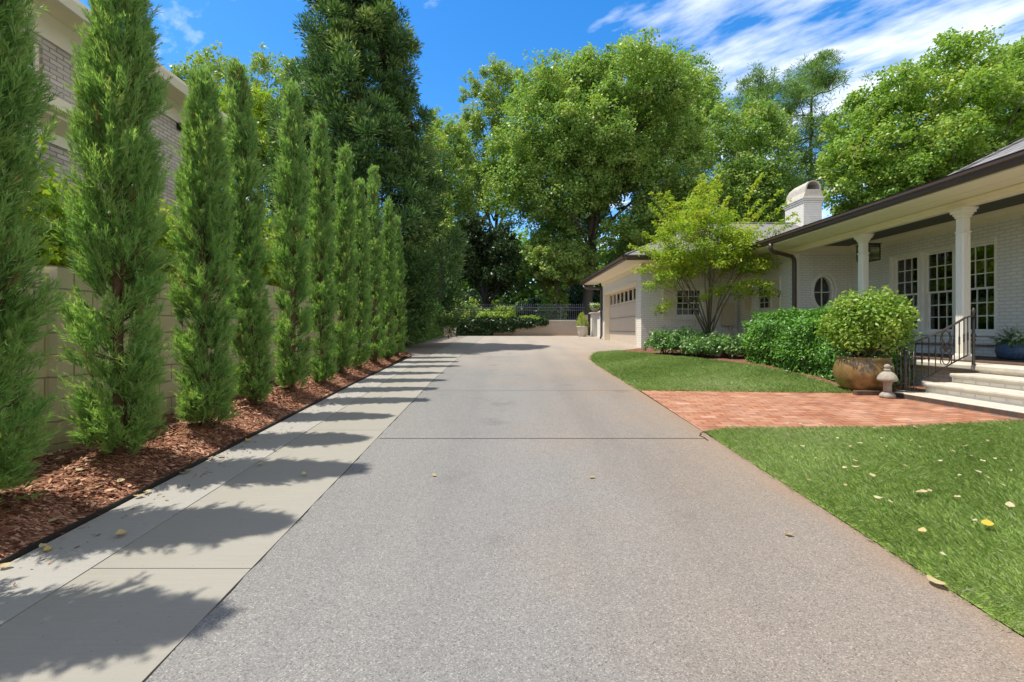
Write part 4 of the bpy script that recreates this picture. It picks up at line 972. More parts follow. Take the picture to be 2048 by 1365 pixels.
# triple porch window
def sash_window(name, x, y0, y1, z0, z1, rows, cols, rail=.05, axis='x', parent=hs_, meet=True, inset=.10):
    """double-hung sash in an opening of wall plane x (axis 'x': runs along y) or y"""
    def bx(mb, d0, d1, a0, a1, z0, z1):
        if axis == 'x': mb.box(x+d0, x+d1, a0, a1, z0, z1)
        else: mb.box(a0, a1, x+d0, x+d1, z0, z1)
    f = MB(); bx(f, inset-.06, inset+.07, y0, y0+.04, z0, z1); bx(f, inset-.06, inset+.07, y1-.04, y1, z0, z1); bx(f, inset-.06, inset+.07, y0+.04, y1-.04, z1-.04, z1); bx(f, inset-.06, inset+.07, y0+.04, y1-.04, z0, z0+.045)
    fo = f.build(name, M['paint'], parent)
    zm = (z0 + z1) / 2; a0, a1 = y0+.042, y1-.042
    gl = MB()
    for up in (1, 0):
        d = inset if up else inset + .035
        lo, hi = (zm-.02, z1-.042) if up else (z0+.047, zm+.02)
        s = MB(); w_ = .045
        bx(s, d, d+.03, a0, a0+w_, lo, hi); bx(s, d, d+.03, a1-w_, a1, lo, hi); bx(s, d, d+.03, a0+w_, a1-w_, hi-.04, hi); bx(s, d, d+.03, a0+w_, a1-w_, lo, lo+(.04 if up else .06))
        l2, h2 = lo+(.04 if up else .06), hi-.04
        for c in range(1, cols):
            q = a0+w_ + (a1-a0-2*w_)*c/cols; bx(s, d+.004, d+.026, q-.010, q+.010, l2, h2)
        for r in range(1, rows):
            q = l2 + (h2-l2)*r/rows
            for c in range(cols):
                g0 = a0+w_ + (a1-a0-2*w_)*c/cols + (.0105 if c else 0); g1 = a0+w_ + (a1-a0-2*w_)*(c+1)/cols - (.0105 if c < cols-1 else 0)
                bx(s, d+.004, d+.026, g0, g1, q-.010, q+.010)
        s.build('sash', M['paint'], fo)
        bx(gl, d+.013, d+.017, a0+w_, a1-w_, l2, h2)
    gl.build('pane', M['glass'], fo)
    return fo
for a, b in ((9.10, 9.86), (9.95, 10.71), (10.79, 11.55)): sash_window('window', XW, a, b, 1.33, 3.19, 3, 3)
mb = MB()   # mullions and casing of the triple window
mb.box(XW-.015, XW+.18, OY0+.002, 9.098, 1.33, 3.19); mb.box(XW-.015, XW+.18, 9.862, 9.948, 1.33, 3.19); mb.box(XW-.015, XW+.18, 10.712, 10.788, 1.33, 3.19); mb.box(XW-.015, XW+.18, 11.552, OY1-.002, 1.33, 3.19)
mb.box(XW-.012, XW+.18, OY0+.002, OY1-.002, 3.192, OZ1-.002); mb.box(XW-.05, XW+.18, OY0+.002, OY1-.002, 1.302, 1.328)
part(mb, 'window_casing', 'paint')
mb = MB(); mb.prism([(XW-.10, 1.13), (XW-.001, 1.13), (XW-.001, 1.298), (XW-.10, 1.24)], 'y', 8.98, 11.68); part(mb, 'window_sill', 'brick_x', bevel=.015)
def room(x0, x1, y0, y1, z0, z1): mb = MB(); mb.add([(x0,y0,z0),(x1,y0,z0),(x1,y1,z0),(x0,y1,z0),(x0,y0,z1),(x1,y0,z1),(x1,y1,z1),(x0,y1,z1)], [(0,3,2,1),(4,5,6,7),(0,1,5,4),(1,2,6,5),(2,3,7,6)]); return mb
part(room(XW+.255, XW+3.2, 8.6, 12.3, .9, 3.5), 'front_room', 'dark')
mb = MB(); vs = []; nn_ = 60
for i in range(nn_):
    y = 11.56 - i*.011; vs += [(XW+.30 + .035*math.sin(i*.85), y, 1.3), (XW+.30 + .035*math.sin(i*.85), y, 3.2)]
mb.add(vs, [(2*i, 2*i+2, 2*i+3, 2*i+1) for i in range(nn_-1)]); cu = mb.build('curtain', M['curtain'], None, True); tag(cu, 'pale gathered curtain behind the farthest porch window', 'curtain')
la = thing('table_lamp', 'table lamp with a cream cone shade inside the nearest porch window', 'lamp', (XW+.95, 9.2, 1.3))
mb = MB(); mb.lathe([(.24, 0), (.20, .06), (.10, .2), (.08, .21)], (XW+.85, 9.0, 2.02), 24); mb.build('lamp_shade', M['shade'], la, True)
mb = MB(); mb.lathe([(.09, 0), (.09, .02), (.03, .05), (.07, .2), (.08, .32), (.03, .45), (.012, .5), (.012, .74)], (XW+.85, 9.0, 1.3), 16); mb.build('base', M['trunk'], la, True)
st_ = thing('side_table', 'dark side table holding the lamp inside the window', 'table', (XW+.95, 9.2, .9))
mb = MB(); mb.box(XW+.5, XW+1.3, 8.75, 9.6, 1.24, 1.298); mb.build('table_top', M['trunk'], st_)
for px in (XW+.54, XW+1.26):
    for py in (8.8, 9.55): mb = MB(); mb.box(px-.03, px+.03, py-.03, py+.03, .9, 1.238); mb.build('leg', M['trunk'], st_)
part(room(8.7, 9.4, YE+.4, YE+1.6, 1, 3.4), 'hall_room', 'dark') if False else None
mb = MB(); mb.box(8.3, 9.3, YE+.6, YE+.62, 1.5, 3.4); part(mb, 'hall_interior', 'dark')
# small windows with shutters
sash_window('window', 8.0, WY0+.002, WY1-.002, WZ0+.002, WZ1-.002, 2, 3)
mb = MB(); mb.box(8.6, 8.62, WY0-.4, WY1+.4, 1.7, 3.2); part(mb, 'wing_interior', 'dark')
sash_window('window', YG, GX0+.002, GX1-.002, GZ0+.002, GZ1-.002, 2, 4, axis='y')
mb = MB(); mb.box(GX0-.4, GX1+.4, YG+.6, YG+.62, 1.5, 3.2); part(mb, 'garage_rear_interior', 'dark')
mb = MB(); mb.box(GX0-.12, GX1+.12, YG-.07, YG-.002, GZ0-.085, GZ0-.005); part(mb, 'window_sill', 'brick_y', bevel=.008)
mb = MB(); mb.box(7.93, 7.998, WY0-.1, WY1+.1, WZ0-.085, WZ0-.005); part(mb, 'window_sill', 'brick_x', bevel=.008)
def shutter(axis, p, a0, a1, z0, z1):
    def bx(mb, d0, d1, q0, q1, z0, z1):
        if axis == 'x': mb.box(p-d1, p-d0, q0, q1, z0, z1)
        else: mb.box(q0, q1, p-d1, p-d0, z0, z1)
    mb = MB(); bx(mb, .003, .045, a0, a0+.05, z0, z1); bx(mb, .003, .045, a1-.05, a1, z0, z1)
    zm = (z0+z1)/2
    for z_, h in ((z0, .07), (zm-.03, .06), (z1-.06, .06)): bx(mb, .003, .045, a0+.051, a1-.051, z_, z_+h)
    for lo, hi in ((z0+.07, zm-.03), (zm+.03, z1-.06)):
        k = int((hi-lo)/.056)
        for i in range(k):
            z = lo + (i+.15)*(hi-lo)/k
            q = [(p-.042, z), (p-.035, z), (p-.010, z+.036), (p-.017, z+.036)]
            mb.prism(q, 'y' if axis == 'x' else 'x', a0+.051, a1-.051) if axis == 'x' else mb.prism(q, 'x', a0+.051, a1-.051)
    bx(mb, .001, .006, a0+.05, a1-.05, z0+.07, z1-.06)
    so_ = part(mb, 'shutter', 'shutter')
    return so_
shutter('x', 8.0, 13.56, 14.06, 1.98, 2.96); shutter('x', 8.0, 15.09, 15.59, 1.98, 2.96)
shutter('y', YG, 5.42, 5.86, 1.78, 2.9); shutter('y', YG, 6.87, 7.31, 1.78, 2.9)
mb = MB(); mb.tube([(7.95, 13.60, 2.42), (7.90, 13.55, 2.40), (7.90, 13.52, 2.36), (7.92, 13.5, 2.44), (7.90, 13.47, 2.48)], [.012]*5, 6); part(mb, 'shutter_hook', 'iron')
# porch: floor, beam, ceiling, crown, columns
XS = 7.36
mb = MB(); mb.box(XS+.12, XW-.002, .0, YE-.002, .2, .872); part(mb, 'porch_base', 'brick_x')
mb = MB(); mb.box(XS+.40, XW-.004, .0, YE-.004, .874, .905); part(mb, 'porch_floor', 'porch_brick')
mb = MB(); mb.prism([(XS, .80), (XS+.02, .78), (XS+.398, .78), (XS+.398, .885), (XS+.03, .885), (XS, .86)], 'y', 7.38, YE-.3); mb.prism([(XS, .80), (XS+.02, .78), (XS+.398, .78), (XS+.398, .885), (XS+.03, .885), (XS, .86)], 'y', .0, 7.36); part(mb, 'porch_edge', 'stone', bevel=.01)
mb = MB(); mb.box(7.88, 8.02, .0, YE-.002, 3.53, 3.70); mb.box(7.86, 7.878, .0, YE-.002, 3.60, 3.655); part(mb, 'porch_beam', 'soffit', bevel=.006)
mb = MB(); mb.box(8.03, XW-.002, .0, YE-.002, 3.705, 3.74); part(mb, 'porch_ceiling', 'ceiling')
mb = MB(); mb.prism([(XW-.002, 3.52), (XW-.03, 3.52), (XW-.04, 3.60), (XW-.12, 3.67), (XW-.13, 3.703), (XW-.002, 3.703)], 'y', .0, YE-.12)
mb.prism([(YE-.002, 3.52), (YE-.03, 3.52), (YE-.04, 3.60), (YE-.12, 3.67), (YE-.13, 3.703), (YE-.002, 3.703)], 'x', 8.03, XW-.0); part(mb, 'crown_moulding', 'soffit')
def column(y):
    x, w_ = 7.95, .068
    mb = MB()
    for a, b, z0, z1 in ((w_+.028, 0, .906, .98), (w_+.014, 0, .98, 1.01), (w_, 0, 1.01, 3.10), (w_+.016, 0, 3.10, 3.125), (w_-.004, 0, 3.125, 3.36), (w_+.012, 0, 3.36, 3.40), (w_+.028, 0, 3.40, 3.44), (w_+.052, 0, 3.44, 3.49), (w_+.07, 0, 3.49, 3.527)):
        mb.box(x-a, x+a, y-a, y+a, z0, z1)
    o = part(mb, 'column', 'paint', bevel=.006)
    fl_ = MB()
    for q in (-.045, -.015, .015, .045):
        fl_.box(x-w_-.006, x-w_-.0005, y+q-.009, y+q+.009, 1.03, 3.08); fl_.box(x+q-.009, x+q+.009, y-w_-.006, y-w_-.0005, 1.03, 3.08)
    fl_.build('fluting', M['paint'], o)
for y in (5.9, 8.14, 10.4): column(y)
# eaves, gutters, roofs
mb = MB(); mb.box(7.10, 7.879, 0.0, 15.4, 3.662, 3.69); mb.box(7.88, 7.998, YE, 15.4, 3.662, 3.69); part(mb, 'soffit', 'soffit')
mb = MB(); mb.box(7.5, 7.512, 0.0, 15.4, 3.655, 3.6615); mb.box(7.86, 7.876, YE, 15.4, 3.60, 3.66); mb.box(7.91, 7.997, YE+.01, 15.98, 3.50, 3.6615); part(mb, 'frieze_board', 'soffit')
gut = [(0, 0), (-.075, .0), (-.10, .03), (-.10, .075), (-.13, .10), (-.13, .15), (-.115, .155), (-.11, .11), (0, .14)]
mb = MB(); mb.prism([(7.13 + a, 3.69 + b) for a, b in gut], 'y', 0.0, 15.27); part(mb, 'gutter', 'gutter')
E0, E1, EX, EZ = 15.4, 23.7, 4.0, 3.86
mb = MB(); mb.prism([(E0 + a, EZ - .15 + b) for a, b in gut], 'x', EX-.13, 7.0); part(mb, 'gutter', 'gutter')
mb = MB(); mb.prism([(EX + a, EZ - .15 + b) for a, b in gut], 'y', E0-.13, E1+.1); part(mb, 'gutter', 'gutter')
mb = MB(); mb.box(EX+.002, X0G-.002, E0+.002, E1, 3.70, 3.73); mb.box(X0G-.002, 7.098, E0+.002, YG-.002, 3.70, 3.73); part(mb, 'garage_soffit', 'soffit')
mb = MB(); mb.prism([(X0G-.003, 3.50), (X0G-.03, 3.50), (X0G-.05, 3.66), (X0G-.16, 3.698), (X0G-.003, 3.698)], 'y', YG-.1, 22.5); mb.prism([(YG-.003, 3.50), (YG-.03, 3.50), (YG-.05, 3.66), (YG-.16, 3.698), (YG-.003, 3.698)], 'x', X0G-.05, 7.9); part(mb, 'frieze_board', 'soffit')
RY = (E0 + E1) / 2; RZ = EZ + (RY - E0) * .475; HX = EX + (RY - E0)
mb = MB(); th = .0
mb.add([(EX-.05, E0-.05, EZ-.0), (16, E0-.05, EZ), (16, RY, RZ), (HX, RY, RZ), (EX-.05, E1+.05, EZ), (16, E1+.05, EZ)], [(0, 1, 2, 3), (0, 3, 4), (4, 3, 2, 5), (1, 5, 2)])
ro = part(mb, 'garage_roof', 'shingle')
mb = MB(); mb.tube([(EX-.05, E0-.05, EZ+.01), (HX, RY, RZ+.02)], .035, 6); mb.tube([(HX, RY, RZ+.02), (16, RY, RZ+.02)], .045, 6); mb.build('ridge_cap', M['shingle'], ro)
mb = MB(); mb.add([(6.99, .0, 3.855), (6.99, 20, 3.855), (9.5, 20, 4.64), (9.5, .0, 4.64), (12.5, 20, 5.15), (12.5, 10.3, 5.15), (9.5, 10.3, 4.64)], [(0, 1, 2, 6, 3), (6, 2, 4, 5)]); part(mb, 'porch_roof', 'shingle')
mb = MB(); mb.add([(9.5, .0, 4.645), (9.5, 10.35, 4.645), (13, 6.85, 6.85), (13, .0, 6.85), (16.5, 10.35, 4.645)], [(0, 1, 2, 3), (1, 4, 2)]); rf = part(mb, 'main_roof', 'shingle')
mb = MB(); mb.tube([(9.5, 10.35, 4.66), (13, 6.85, 6.87)], .03, 6); mb.build('ridge_cap', M['shingle'], rf)
mb = MB(); mb.tube([(7.06, 12.45, 3.70), (7.06, 12.45, 3.58), (7.14, 12.48, 3.50), (7.80, 12.75, 3.42), (7.90, 12.80, 3.34), (7.92, 12.82, 3.2), (7.92, 12.82, 1.2), (7.92, 12.82, .7)], [.055]*8, 8); part(mb, 'downspout', 'gutter', smooth=True)
mb = MB(); mb.tube([(EX-.04, 23.4, 3.72), (EX-.04, 23.35, 3.55), (EX+.08, 23.1, 3.46), (X0G-.12, 22.5, 3.38), (X0G-.07, 22.38, 3.28), (X0G-.07, 22.38, 3.1), (X0G-.07, 22.38, 1.15), (X0G-.12, 22.3, 1.02)], [.05]*8, 8); part(mb, 'downspout', 'gutter', smooth=True)
mb = MB(); mb.box(8.0-.005, 8.0+.10, YE-.012, YE-.002, .9, 3.52); part(mb, 'corner_board', 'paint')
# chimney with bell shaped arched hood
cx0, cx1, cy0, cy1 = 12.05, 12.78, 18.9, 20.15
mb = MB(); mb.box(cx0, cx1, cy0, cy1, 4.6, 6.55)
for k in range(3): e = .025*(k+1); mb.box(cx0-e, cx1+e, cy0-e, cy1+e, 6.552 + k*.075, 6.615 + k*.075)
ch = part(mb, 'chimney', 'brick_x')
def hood():
    mb = MB(); cxm = (cx0+cx1)/2; a = (cx1-cx0)/2
    zz0 = 6.77
    def sect(y, shr, top=1.0):
        r = a*.86*shr
        p = [(cxm - a*1.09*shr, zz0), (cxm - a*1.0*shr, zz0+.09), (cxm - r*1.03, zz0+.2), (cxm - r, zz0+.33)]
        p += [(cxm - r*math.cos(PI*k/14), zz0+.33 + r*1.05*top*math.sin(PI*k/14)) for k in range(1, 14)]
        p += [(cxm + r, zz0+.33), (cxm + r*1.03, zz0+.2), (cxm + a*1.0*shr, zz0+.09), (cxm + a*1.09*shr, zz0)]
        return [(x, y, z) for x, z in p]
    rows = [sect(cy0-.04, 1), sect(cy0+.5, 1), sect(cy1-.35, 1), sect(cy1-.1, .96, .86), sect(cy1+.02, .90, .5), sect(cy1+.06, .86, .1)]
    n = len(rows[0]); V = [p for r in rows for p in r]
    F = [(j*n+i, j*n+i+1, (j+1)*n+i+1, (j+1)*n+i) for j in range(len(rows)-1) for i in range(n-1)] + [tuple((len(rows)-1)*n + i for i in range(n))]
    # inner skin for a thick shell, open to the front
    inn = []
    for y in (cy0-.04, cy1-.35):
        r = a*.70
        inn += [(cxm - r, y, zz0+.30)] + [(cxm - r*math.cos(PI*k/14), y, zz0+.34 + r*1.08*math.sin(PI*k/14)) for k in range(0, 15)] + [(cxm + r, y, zz0+.30)]
    m_ = len(inn)//2; b = len(V); V += inn
    F += [(b+i, b+m_+i, b+m_+i+1, b+i+1) for i in range(m_-1)] + [tuple(b+m_+i for i in range(m_))] + [(b, b+m_-1, b+2*m_-1, b+m_)]
    # front rim between outer arch (indices 3..17) and inner arch
    oi = list(range(3, 18)); ii = list(range(b+1, b+16))
    for q in range(14): F.append((oi[q], oi[q+1], ii[q+1], ii[q]))
    F.append((0, 1, 2, 3, b+1, b, b+m_-1, ii[-1], oi[-1], n-3, n-2, n-1))
    mb.add(V, F); return mb
ho = hood().build('hood', M['stone'], ch)
mb = MB(); mb.box(cx0-.02, cx1+.02, cy0-.10, cy0-.002, 5.45, 5.62); mb.build('flashing', M['gutter'], ch)

# ------------------------------------------------------------------ steps
ps = thing('porch_steps', 'four stone steps with white brick risers up to the porch', 'steps', (6.4, 5, .36))
XSt = [6.10, 6.52, 6.94]; ZSt = [.452, .605, .748]
for i, (x, z) in enumerate(zip(XSt, ZSt)):
    r = MB(); x2 = XSt[i+1] if i < 2 else XS
    prev = .1 if i == 0 else ZSt[i-1]
    if i == 0:
        r.box(x+.008, x2+.09, .5, 7.33, .1, z-.074)
    else:
        r.box(x+.05, x2+(.09 if i < 2 else .11), .5, 7.33, prev+.002, z-.062)
    s = r.build('step', M['brick_x'], ps)
    nz = MB(); e = .0
    if i == 0: prof = [(x+.006, z-.012), (x+.004, z-.004), (x+.012, z), (x2+.048, z), (x2+.048, z-.012)]
    else: prof = [(x+.018, z-.060), (x+.006, z-.05), (x, z-.03), (x+.004, z-.008), (x+.02, z), (x2+.048 if i < 2 else XS+.11, z), (x2+.048 if i < 2 else XS+.11, z-.060)]
    nz.prism(prof, 'y', .5, 7.36 - .02*i)
    nz.build('tread', M['stone'], s)
    if i == 0:
        bb = MB(); bb.box(x+.001, x+.2, .5, 7.355, z-.072, z-.013); bb.build('brick_face', M['porch_brick'], s)
mb = MB(); mb.box(XS+.05, XS+.118, .5, 7.33, .75, .779); mb.build('riser', M['brick_x'], ps)
mb = MB(); mb.box(5.62, 6.08, 7.48, 7.58, gz(6, 7.5)-.02, gz(6, 7.5)+.075); tag(mb.build('brick_kerb', M['porch_brick'], None, bevel=.008), 'short dark brick kerb between path and copper pot', 'kerb')

# ------------------------------------------------------------------ hand rail
hr = thing('hand_rail', 'wrought iron hand rail with scroll panel beside the porch steps', 'railing', (6.7, 7.36, .9))
YR = 7.36
def rp(px, py): return ((px - 1008) * YR / 940, YR, H - (py - 660) * YR / 940)
topx = [1799, 1806, 1820, 1853, 1887, 1916, 1930, 1940, 1950]; topy = [699, 694, 689, 675.8, 660.7, 644.6, 636, 633, 632.5]
botx = [1795, 1812, 1831, 1860, 1904, 1935, 1940]; boty = [769, 767, 762, 753, 727, 711, 710.5]
mb = MB(); P = [rp(a, b) for a, b in zip(topx, topy)]
for a, b in zip(P[:-1], P[1:]):
    mb.add([(a[0], a[1]-.026, a[2]-.008), (a[0], a[1]+.026, a[2]-.008), (a[0], a[1]+.018, a[2]+.010), (a[0], a[1]-.018, a[2]+.010), (b[0], b[1]-.026, b[2]-.008), (b[0], b[1]+.026, b[2]-.008), (b[0], b[1]+.018, b[2]+.010), (b[0], b[1]-.018, b[2]+.010)],
           [(0,1,5,4), (1,2,6,5), (2,3,7,6), (3,0,4,7)])
vol = [(P[0][0] + .09 - .11*math.cos(t)*(1 - t/9), YR + .11 - .11 + .11*math.sin(t)*(1-t/9), P[0][2] - .02) for t in np.linspace(0, 5.4, 18)]
mb.tube(vol, .014, 6); mb.build('top_rail', M['iron'], hr)
mb = MB(); mb.tube([rp(a, b) for a, b in zip(botx, boty)], .011, 6); mb.build('bottom_rail', M['iron'], hr)
def tz(px): return rp(px, float(np.interp(px, topx, topy)))[2]
def bz_(px): return rp(px, float(np.interp(px, botx, boty)))[2]
def baluster(x, y, z0, z1, r=.007):
    mb = MB(); L = z1 - z0; q = [0, .36, .40, .43, .46, .48, .50, .52, .54, .57, .60, .64, 1]; rr = [1, 1, 1.35, 2.0, 1.3, 2.1, 1.2, 2.1, 1.3, 2.0, 1.35, 1, 1]
    mb.tube([(x, y, z0 + L*t) for t in q], [r*k for k in rr], 7); return mb.build('baluster', M['iron'], hr, True)
for px in (1831, 1844, 1857.7, 1871, 1908.6, 1918.6, 1927.8, 1935.5): baluster(rp(px, 700)[0], YR, bz_(px), tz(px)-.008)
xc = P[0][0] + .09
for k in range(6):
    an = k*1.05 + .3; baluster(xc + .10*math.cos(an), YR + .10*math.sin(an), .46, P[0][2]-.03)
mb = MB(); mb.tube([(xc, YR, .44), (xc, YR, .62), (xc, YR, .66), (xc, YR, .7), (xc, YR, .86), (xc, YR, .9), (xc, YR, .94), (xc, YR, P[0][2]-.01)], [.026, .026, .036, .024, .022, .034, .022, .022], 10)
mb.tube([(xc + .11*math.cos(t), YR + .11*math.sin(t), .475) for t in np.linspace(0, 2*PI, 20)], .010, 6); mb.build('newel', M['iron'], hr, True)
px_ = rp(1947, 700)[0]
mb = MB(); mb.tube([(px_, YR, .88), (px_, YR, .93), (px_, YR, 1.1), (px_, YR, 1.24), (px_, YR, 1.27), (px_, YR, 1.3), (px_, YR, 1.34), (px_, YR, 1.37), (px_, YR, 1.42), (px_, YR, 1.64)], [.026, .018, .018, .02, .032, .02, .034, .02, .018, .018], 10)
mb.tube([(px_, YR, 1.645), (px_, YR, 1.67), (px_, YR, 1.69), (px_, YR, 1.72), (px_, YR, 1.75), (px_, YR, 1.775)], [.034, .012, .026, .028, .016, .003], 10); mb.build('post', M['iron'], hr, True)
mb = MB(); x0 = rp(1892, 700)[0]; zc = (bz_(1892) + tz(1892))/2; Lz = (tz(1892) - bz_(1892))/2
def loop(cx, cz, rx, rz, a0=0, a1=2*PI, n=16): mb.tube([(cx + rx*math.cos(t), YR, cz + rz*math.sin(t)) for t in np.linspace(a0, a1, n)], .0075, 5, False)
loop(x0, zc + Lz*.55, .062, .10); loop(x0, zc - Lz*.55, .062, .10)
for sx in (-1, 1):
    loop(x0 + sx*.045, zc + .045, .035, .04); loop(x0 + sx*.045, zc - .045, .035, .04)
    mb.tube([(x0 + sx*(.075 + .012*math.sin(t*3)), YR, zc - Lz*.85 + Lz*1.7*t/6) for t in np.linspace(0, 6, 24)], .007, 5, False)
for k in range(8): an = k*PI/4; mb.tube([(x0, YR-.004, zc), (x0 + .045*math.cos(an), YR-.012, zc + .045*math.sin(an))], [.006, .014], 6)
mb.build('scroll_panel', M['iron'], hr, True)

# ------------------------------------------------------------------ lantern, meter box
lt = thing('porch_lantern', 'square black framed glass lantern hanging from the porch ceiling', 'lantern', (8.72, 11.25, 3.7))
lx, ly, z0, z1, r = 8.72, 11.25, 3.08, 3.44, .155
mb = MB(); e = .010
for sx in (-1, 1):
    for sy in (-1, 1): mb.box(lx+sx*r-e, lx+sx*r+e, ly+sy*r-e, ly+sy*r+e, z0, z1)
for z in (z0, z1):
    for s in (-1, 1):
        mb.box(lx-r+e, lx+r-e, ly+s*r-e, ly+s*r+e, z-e, z+e); mb.box(lx+s*r-e, lx+s*r+e, ly-r+e, ly+r-e, z-e, z+e)
mb.build('frame', M['iron'], lt)
mb = MB(); mb.box(lx-r-.03, lx+r+.03, ly-r-.03, ly+r+.03, z1+.012, z1+.03); mb.tube([(lx, ly, z1+.03), (lx, ly, 3.704)], .012, 6); mb.build('roof_plate', M['iron'], lt)
mb = MB()
for s in (-1, 1): mb.add([(lx-r+e, ly+s*r, z0+e), (lx+r-e, ly+s*r, z0+e), (lx+r-e, ly+s*r, z1-e), (lx-r+e, ly+s*r, z1-e)], [(0, 1, 2, 3)]); mb.add([(lx+s*r, ly-r+e, z0+e), (lx+s*r, ly+r-e, z0+e), (lx+s*r, ly+r-e, z1-e), (lx+s*r, ly-r+e, z1-e)], [(0, 1, 2, 3)])
mb.build('pane', M['glass'], lt)
mb = MB(); mb.tube([(lx, ly, z1), (lx, ly, z0+.18)], .008, 6); mb.tube([(lx, ly, z0+.18), (lx, ly, z0+.13), (lx, ly, z0+.09)], [.014, .03, .006], 8); mb.build('burner', M['iron'], lt)
mx = thing('meter_box', 'beige metal electric meter box on the garage side wall', 'meter', (7.64, YG-.12, 1.9))
mb = MB(); mb.box(7.42, 7.82, YG-.20, YG-.002, 1.56, 2.33); mb.build('cabinet', M['steel_box'], mx, bevel=.012)
mb = MB(); n = 24
mb.tube([(7.71 + .085*math.cos(2*PI*k/n), YG-.205, 2.06 + .085*math.sin(2*PI*k/n)) for k in range(n+1)], .012, 6); mb.add([(7.71 + .08*math.cos(2*PI*k/n), YG-.208, 2.06 + .08*math.sin(2*PI*k/n)) for k in range(n)], [tuple(range(n))]); mb.build('meter_dial', M['steel_box'], mx)
mb = MB(); mb.tube([(7.72, YG-.10, .8), (7.72, YG-.10, 1.555)], .055, 10); mb.build('conduit', M['steel_box'], mx, True)

# ------------------------------------------------------------------ planting on the right
def jmaple():
    rng = np.random.default_rng(15); x, y = 6.22, 14.25; bz = gz(x, y)
    t = thing('japanese_maple', 'bright yellow green japanese maple with spreading stems before the garage', 'tree', (x, y, bz))
    B = np.array([x, y, bz]); mb = MB(); mb.tube([B - [0, 0, .1], B + [0, 0, .25], B + [-.01, 0, .62]], [.14, .10, .085], 10)
    ends = []
    main = [(-1.75, -.1, 2.95), (-1.1, .3, 3.7), (-.55, -.4, 4.3), (.05, .1, 5.1), (.55, .4, 4.5), (.95, -.3, 3.5), (1.5, .2, 2.9), (-1.4, -.5, 2.2), (1.1, -.5, 2.5), (-.2, -.7, 2.9), (.3, .8, 3.5), (-.8, .8, 2.8)]
    for i, e in enumerate(main):
        e = np.array(e)*[1, 1, 1] + rng.normal(0, .06, 3); s = B + [0, 0, rng.uniform(.3, .75)]; r = rng.uniform(.019, .034)
        m1 = s + (B + e - s)*[.28, .28, .38]; m2 = s + (B + e - s)*[.62, .62, .70] + rng.normal(0, .07, 3)
        mb.tube([s, m1, m2, B + e], [r, r*.78, r*.5, .008], 7)
        ends.append(B + e)
        for k in range(3):
            q = m1 + (m2 - m1)*rng.uniform(.3, 1.3); f = q + rng.normal(0, .42, 3) + (B + e - q)*.45 + [0, 0, .15]
            mb.tube([q, (q+f)/2 + [0, 0, .06], f], [r*.42, r*.28, .005], 5); ends.append(f)
    mb.build('trunk', M['trunk_maple'], t, True)
    cc = []
    for e in ends:
        for k in range(5): cc.append(e + rng.normal(0, .24, 3)*[1, 1, .55])
    for k in range(150):
        d = unit(rng.normal(size=3)); d[2] = abs(d[2])*.9 - .25
        cc.append(B + [-.05, 0, 2.95] + d*rng.uniform(.55, 1.02)*np.array([1.75, 1.4, 2.15]))
    # wispy new shoots
    for k in range(26):
        a = rng.uniform(0, 2*PI); el = rng.uniform(.05, 1.1); d = np.array([math.cos(a)*math.cos(el), math.sin(a)*math.cos(el), math.sin(el)])
        s = B + [-.05, 0, 2.85] + d*np.array([1.7, 1.4, 1.85])
        for q in np.linspace(0, .75, 7): cc.append(s + (d + [.1, 0, .25])*q)
    cc = np.array(cc); cr_ = np.concatenate([rng.uniform(.16, .30, len(ends)*5), rng.uniform(.2, .34, 150), np.tile(np.linspace(.13, .05, 7), 26)])
    nn_ = 70
    V, tn = blob_leaves(cc, cr_, nn_, .095, .42, rng, up=.8, flat=.6, tone=(.5, .2), jit=.45)
    keep = np.repeat(np.arange(len(cc)) < len(ends)*5 + 150, nn_) | (rng.random(len(cc)*nn_) < .30)
    V = V.reshape(-1, 4, 3)[keep].reshape(-1, 3); link('crown', np_mesh('crown', V, 4, tn[keep]), M['jmaple'], t)
jmaple()
ivy_cover('laurel_hedge', 'glossy clipped laurel hedge in front of the oval window wall', [(6.35, 7.35, 8.55, 12.2, gz(0, 10)-.05, 1.66)], 36000, .085, 33, M['laurel'], asp=.38, depth=.2, jit=.55, tone=(.5, .22))
LS = [(4.75, 13.95, .42, .40, 'low dark gardenia shrub at the garage corner end of the bed'), (5.25, 13.5, .46, .42, 'low gardenia shrub with a raised sprig under the garage window'), (5.45, 13.0, .42, .30, 'low flat gardenia shrub at the lawn edge'),
      (6.15, 13.1, .5, .36, 'pale topped gardenia shrub in front of the maple trunk'), (6.7, 12.75, .45, .36, 'dark gardenia shrub beside the laurel hedge'), (5.9, 14.35, .4, .38, 'gardenia shrub against the wall left of the maple trunk')]
for i, (x, y, r, h, lb) in enumerate(LS): shrub('gardenia_shrub', lb, (x, y), (r*1.15, r, h), 120+i, M['gard'], n=40, K=80, L=.085, asp=.45, group='low gardenia shrubs in the planting bed', tone=(.55, .25))
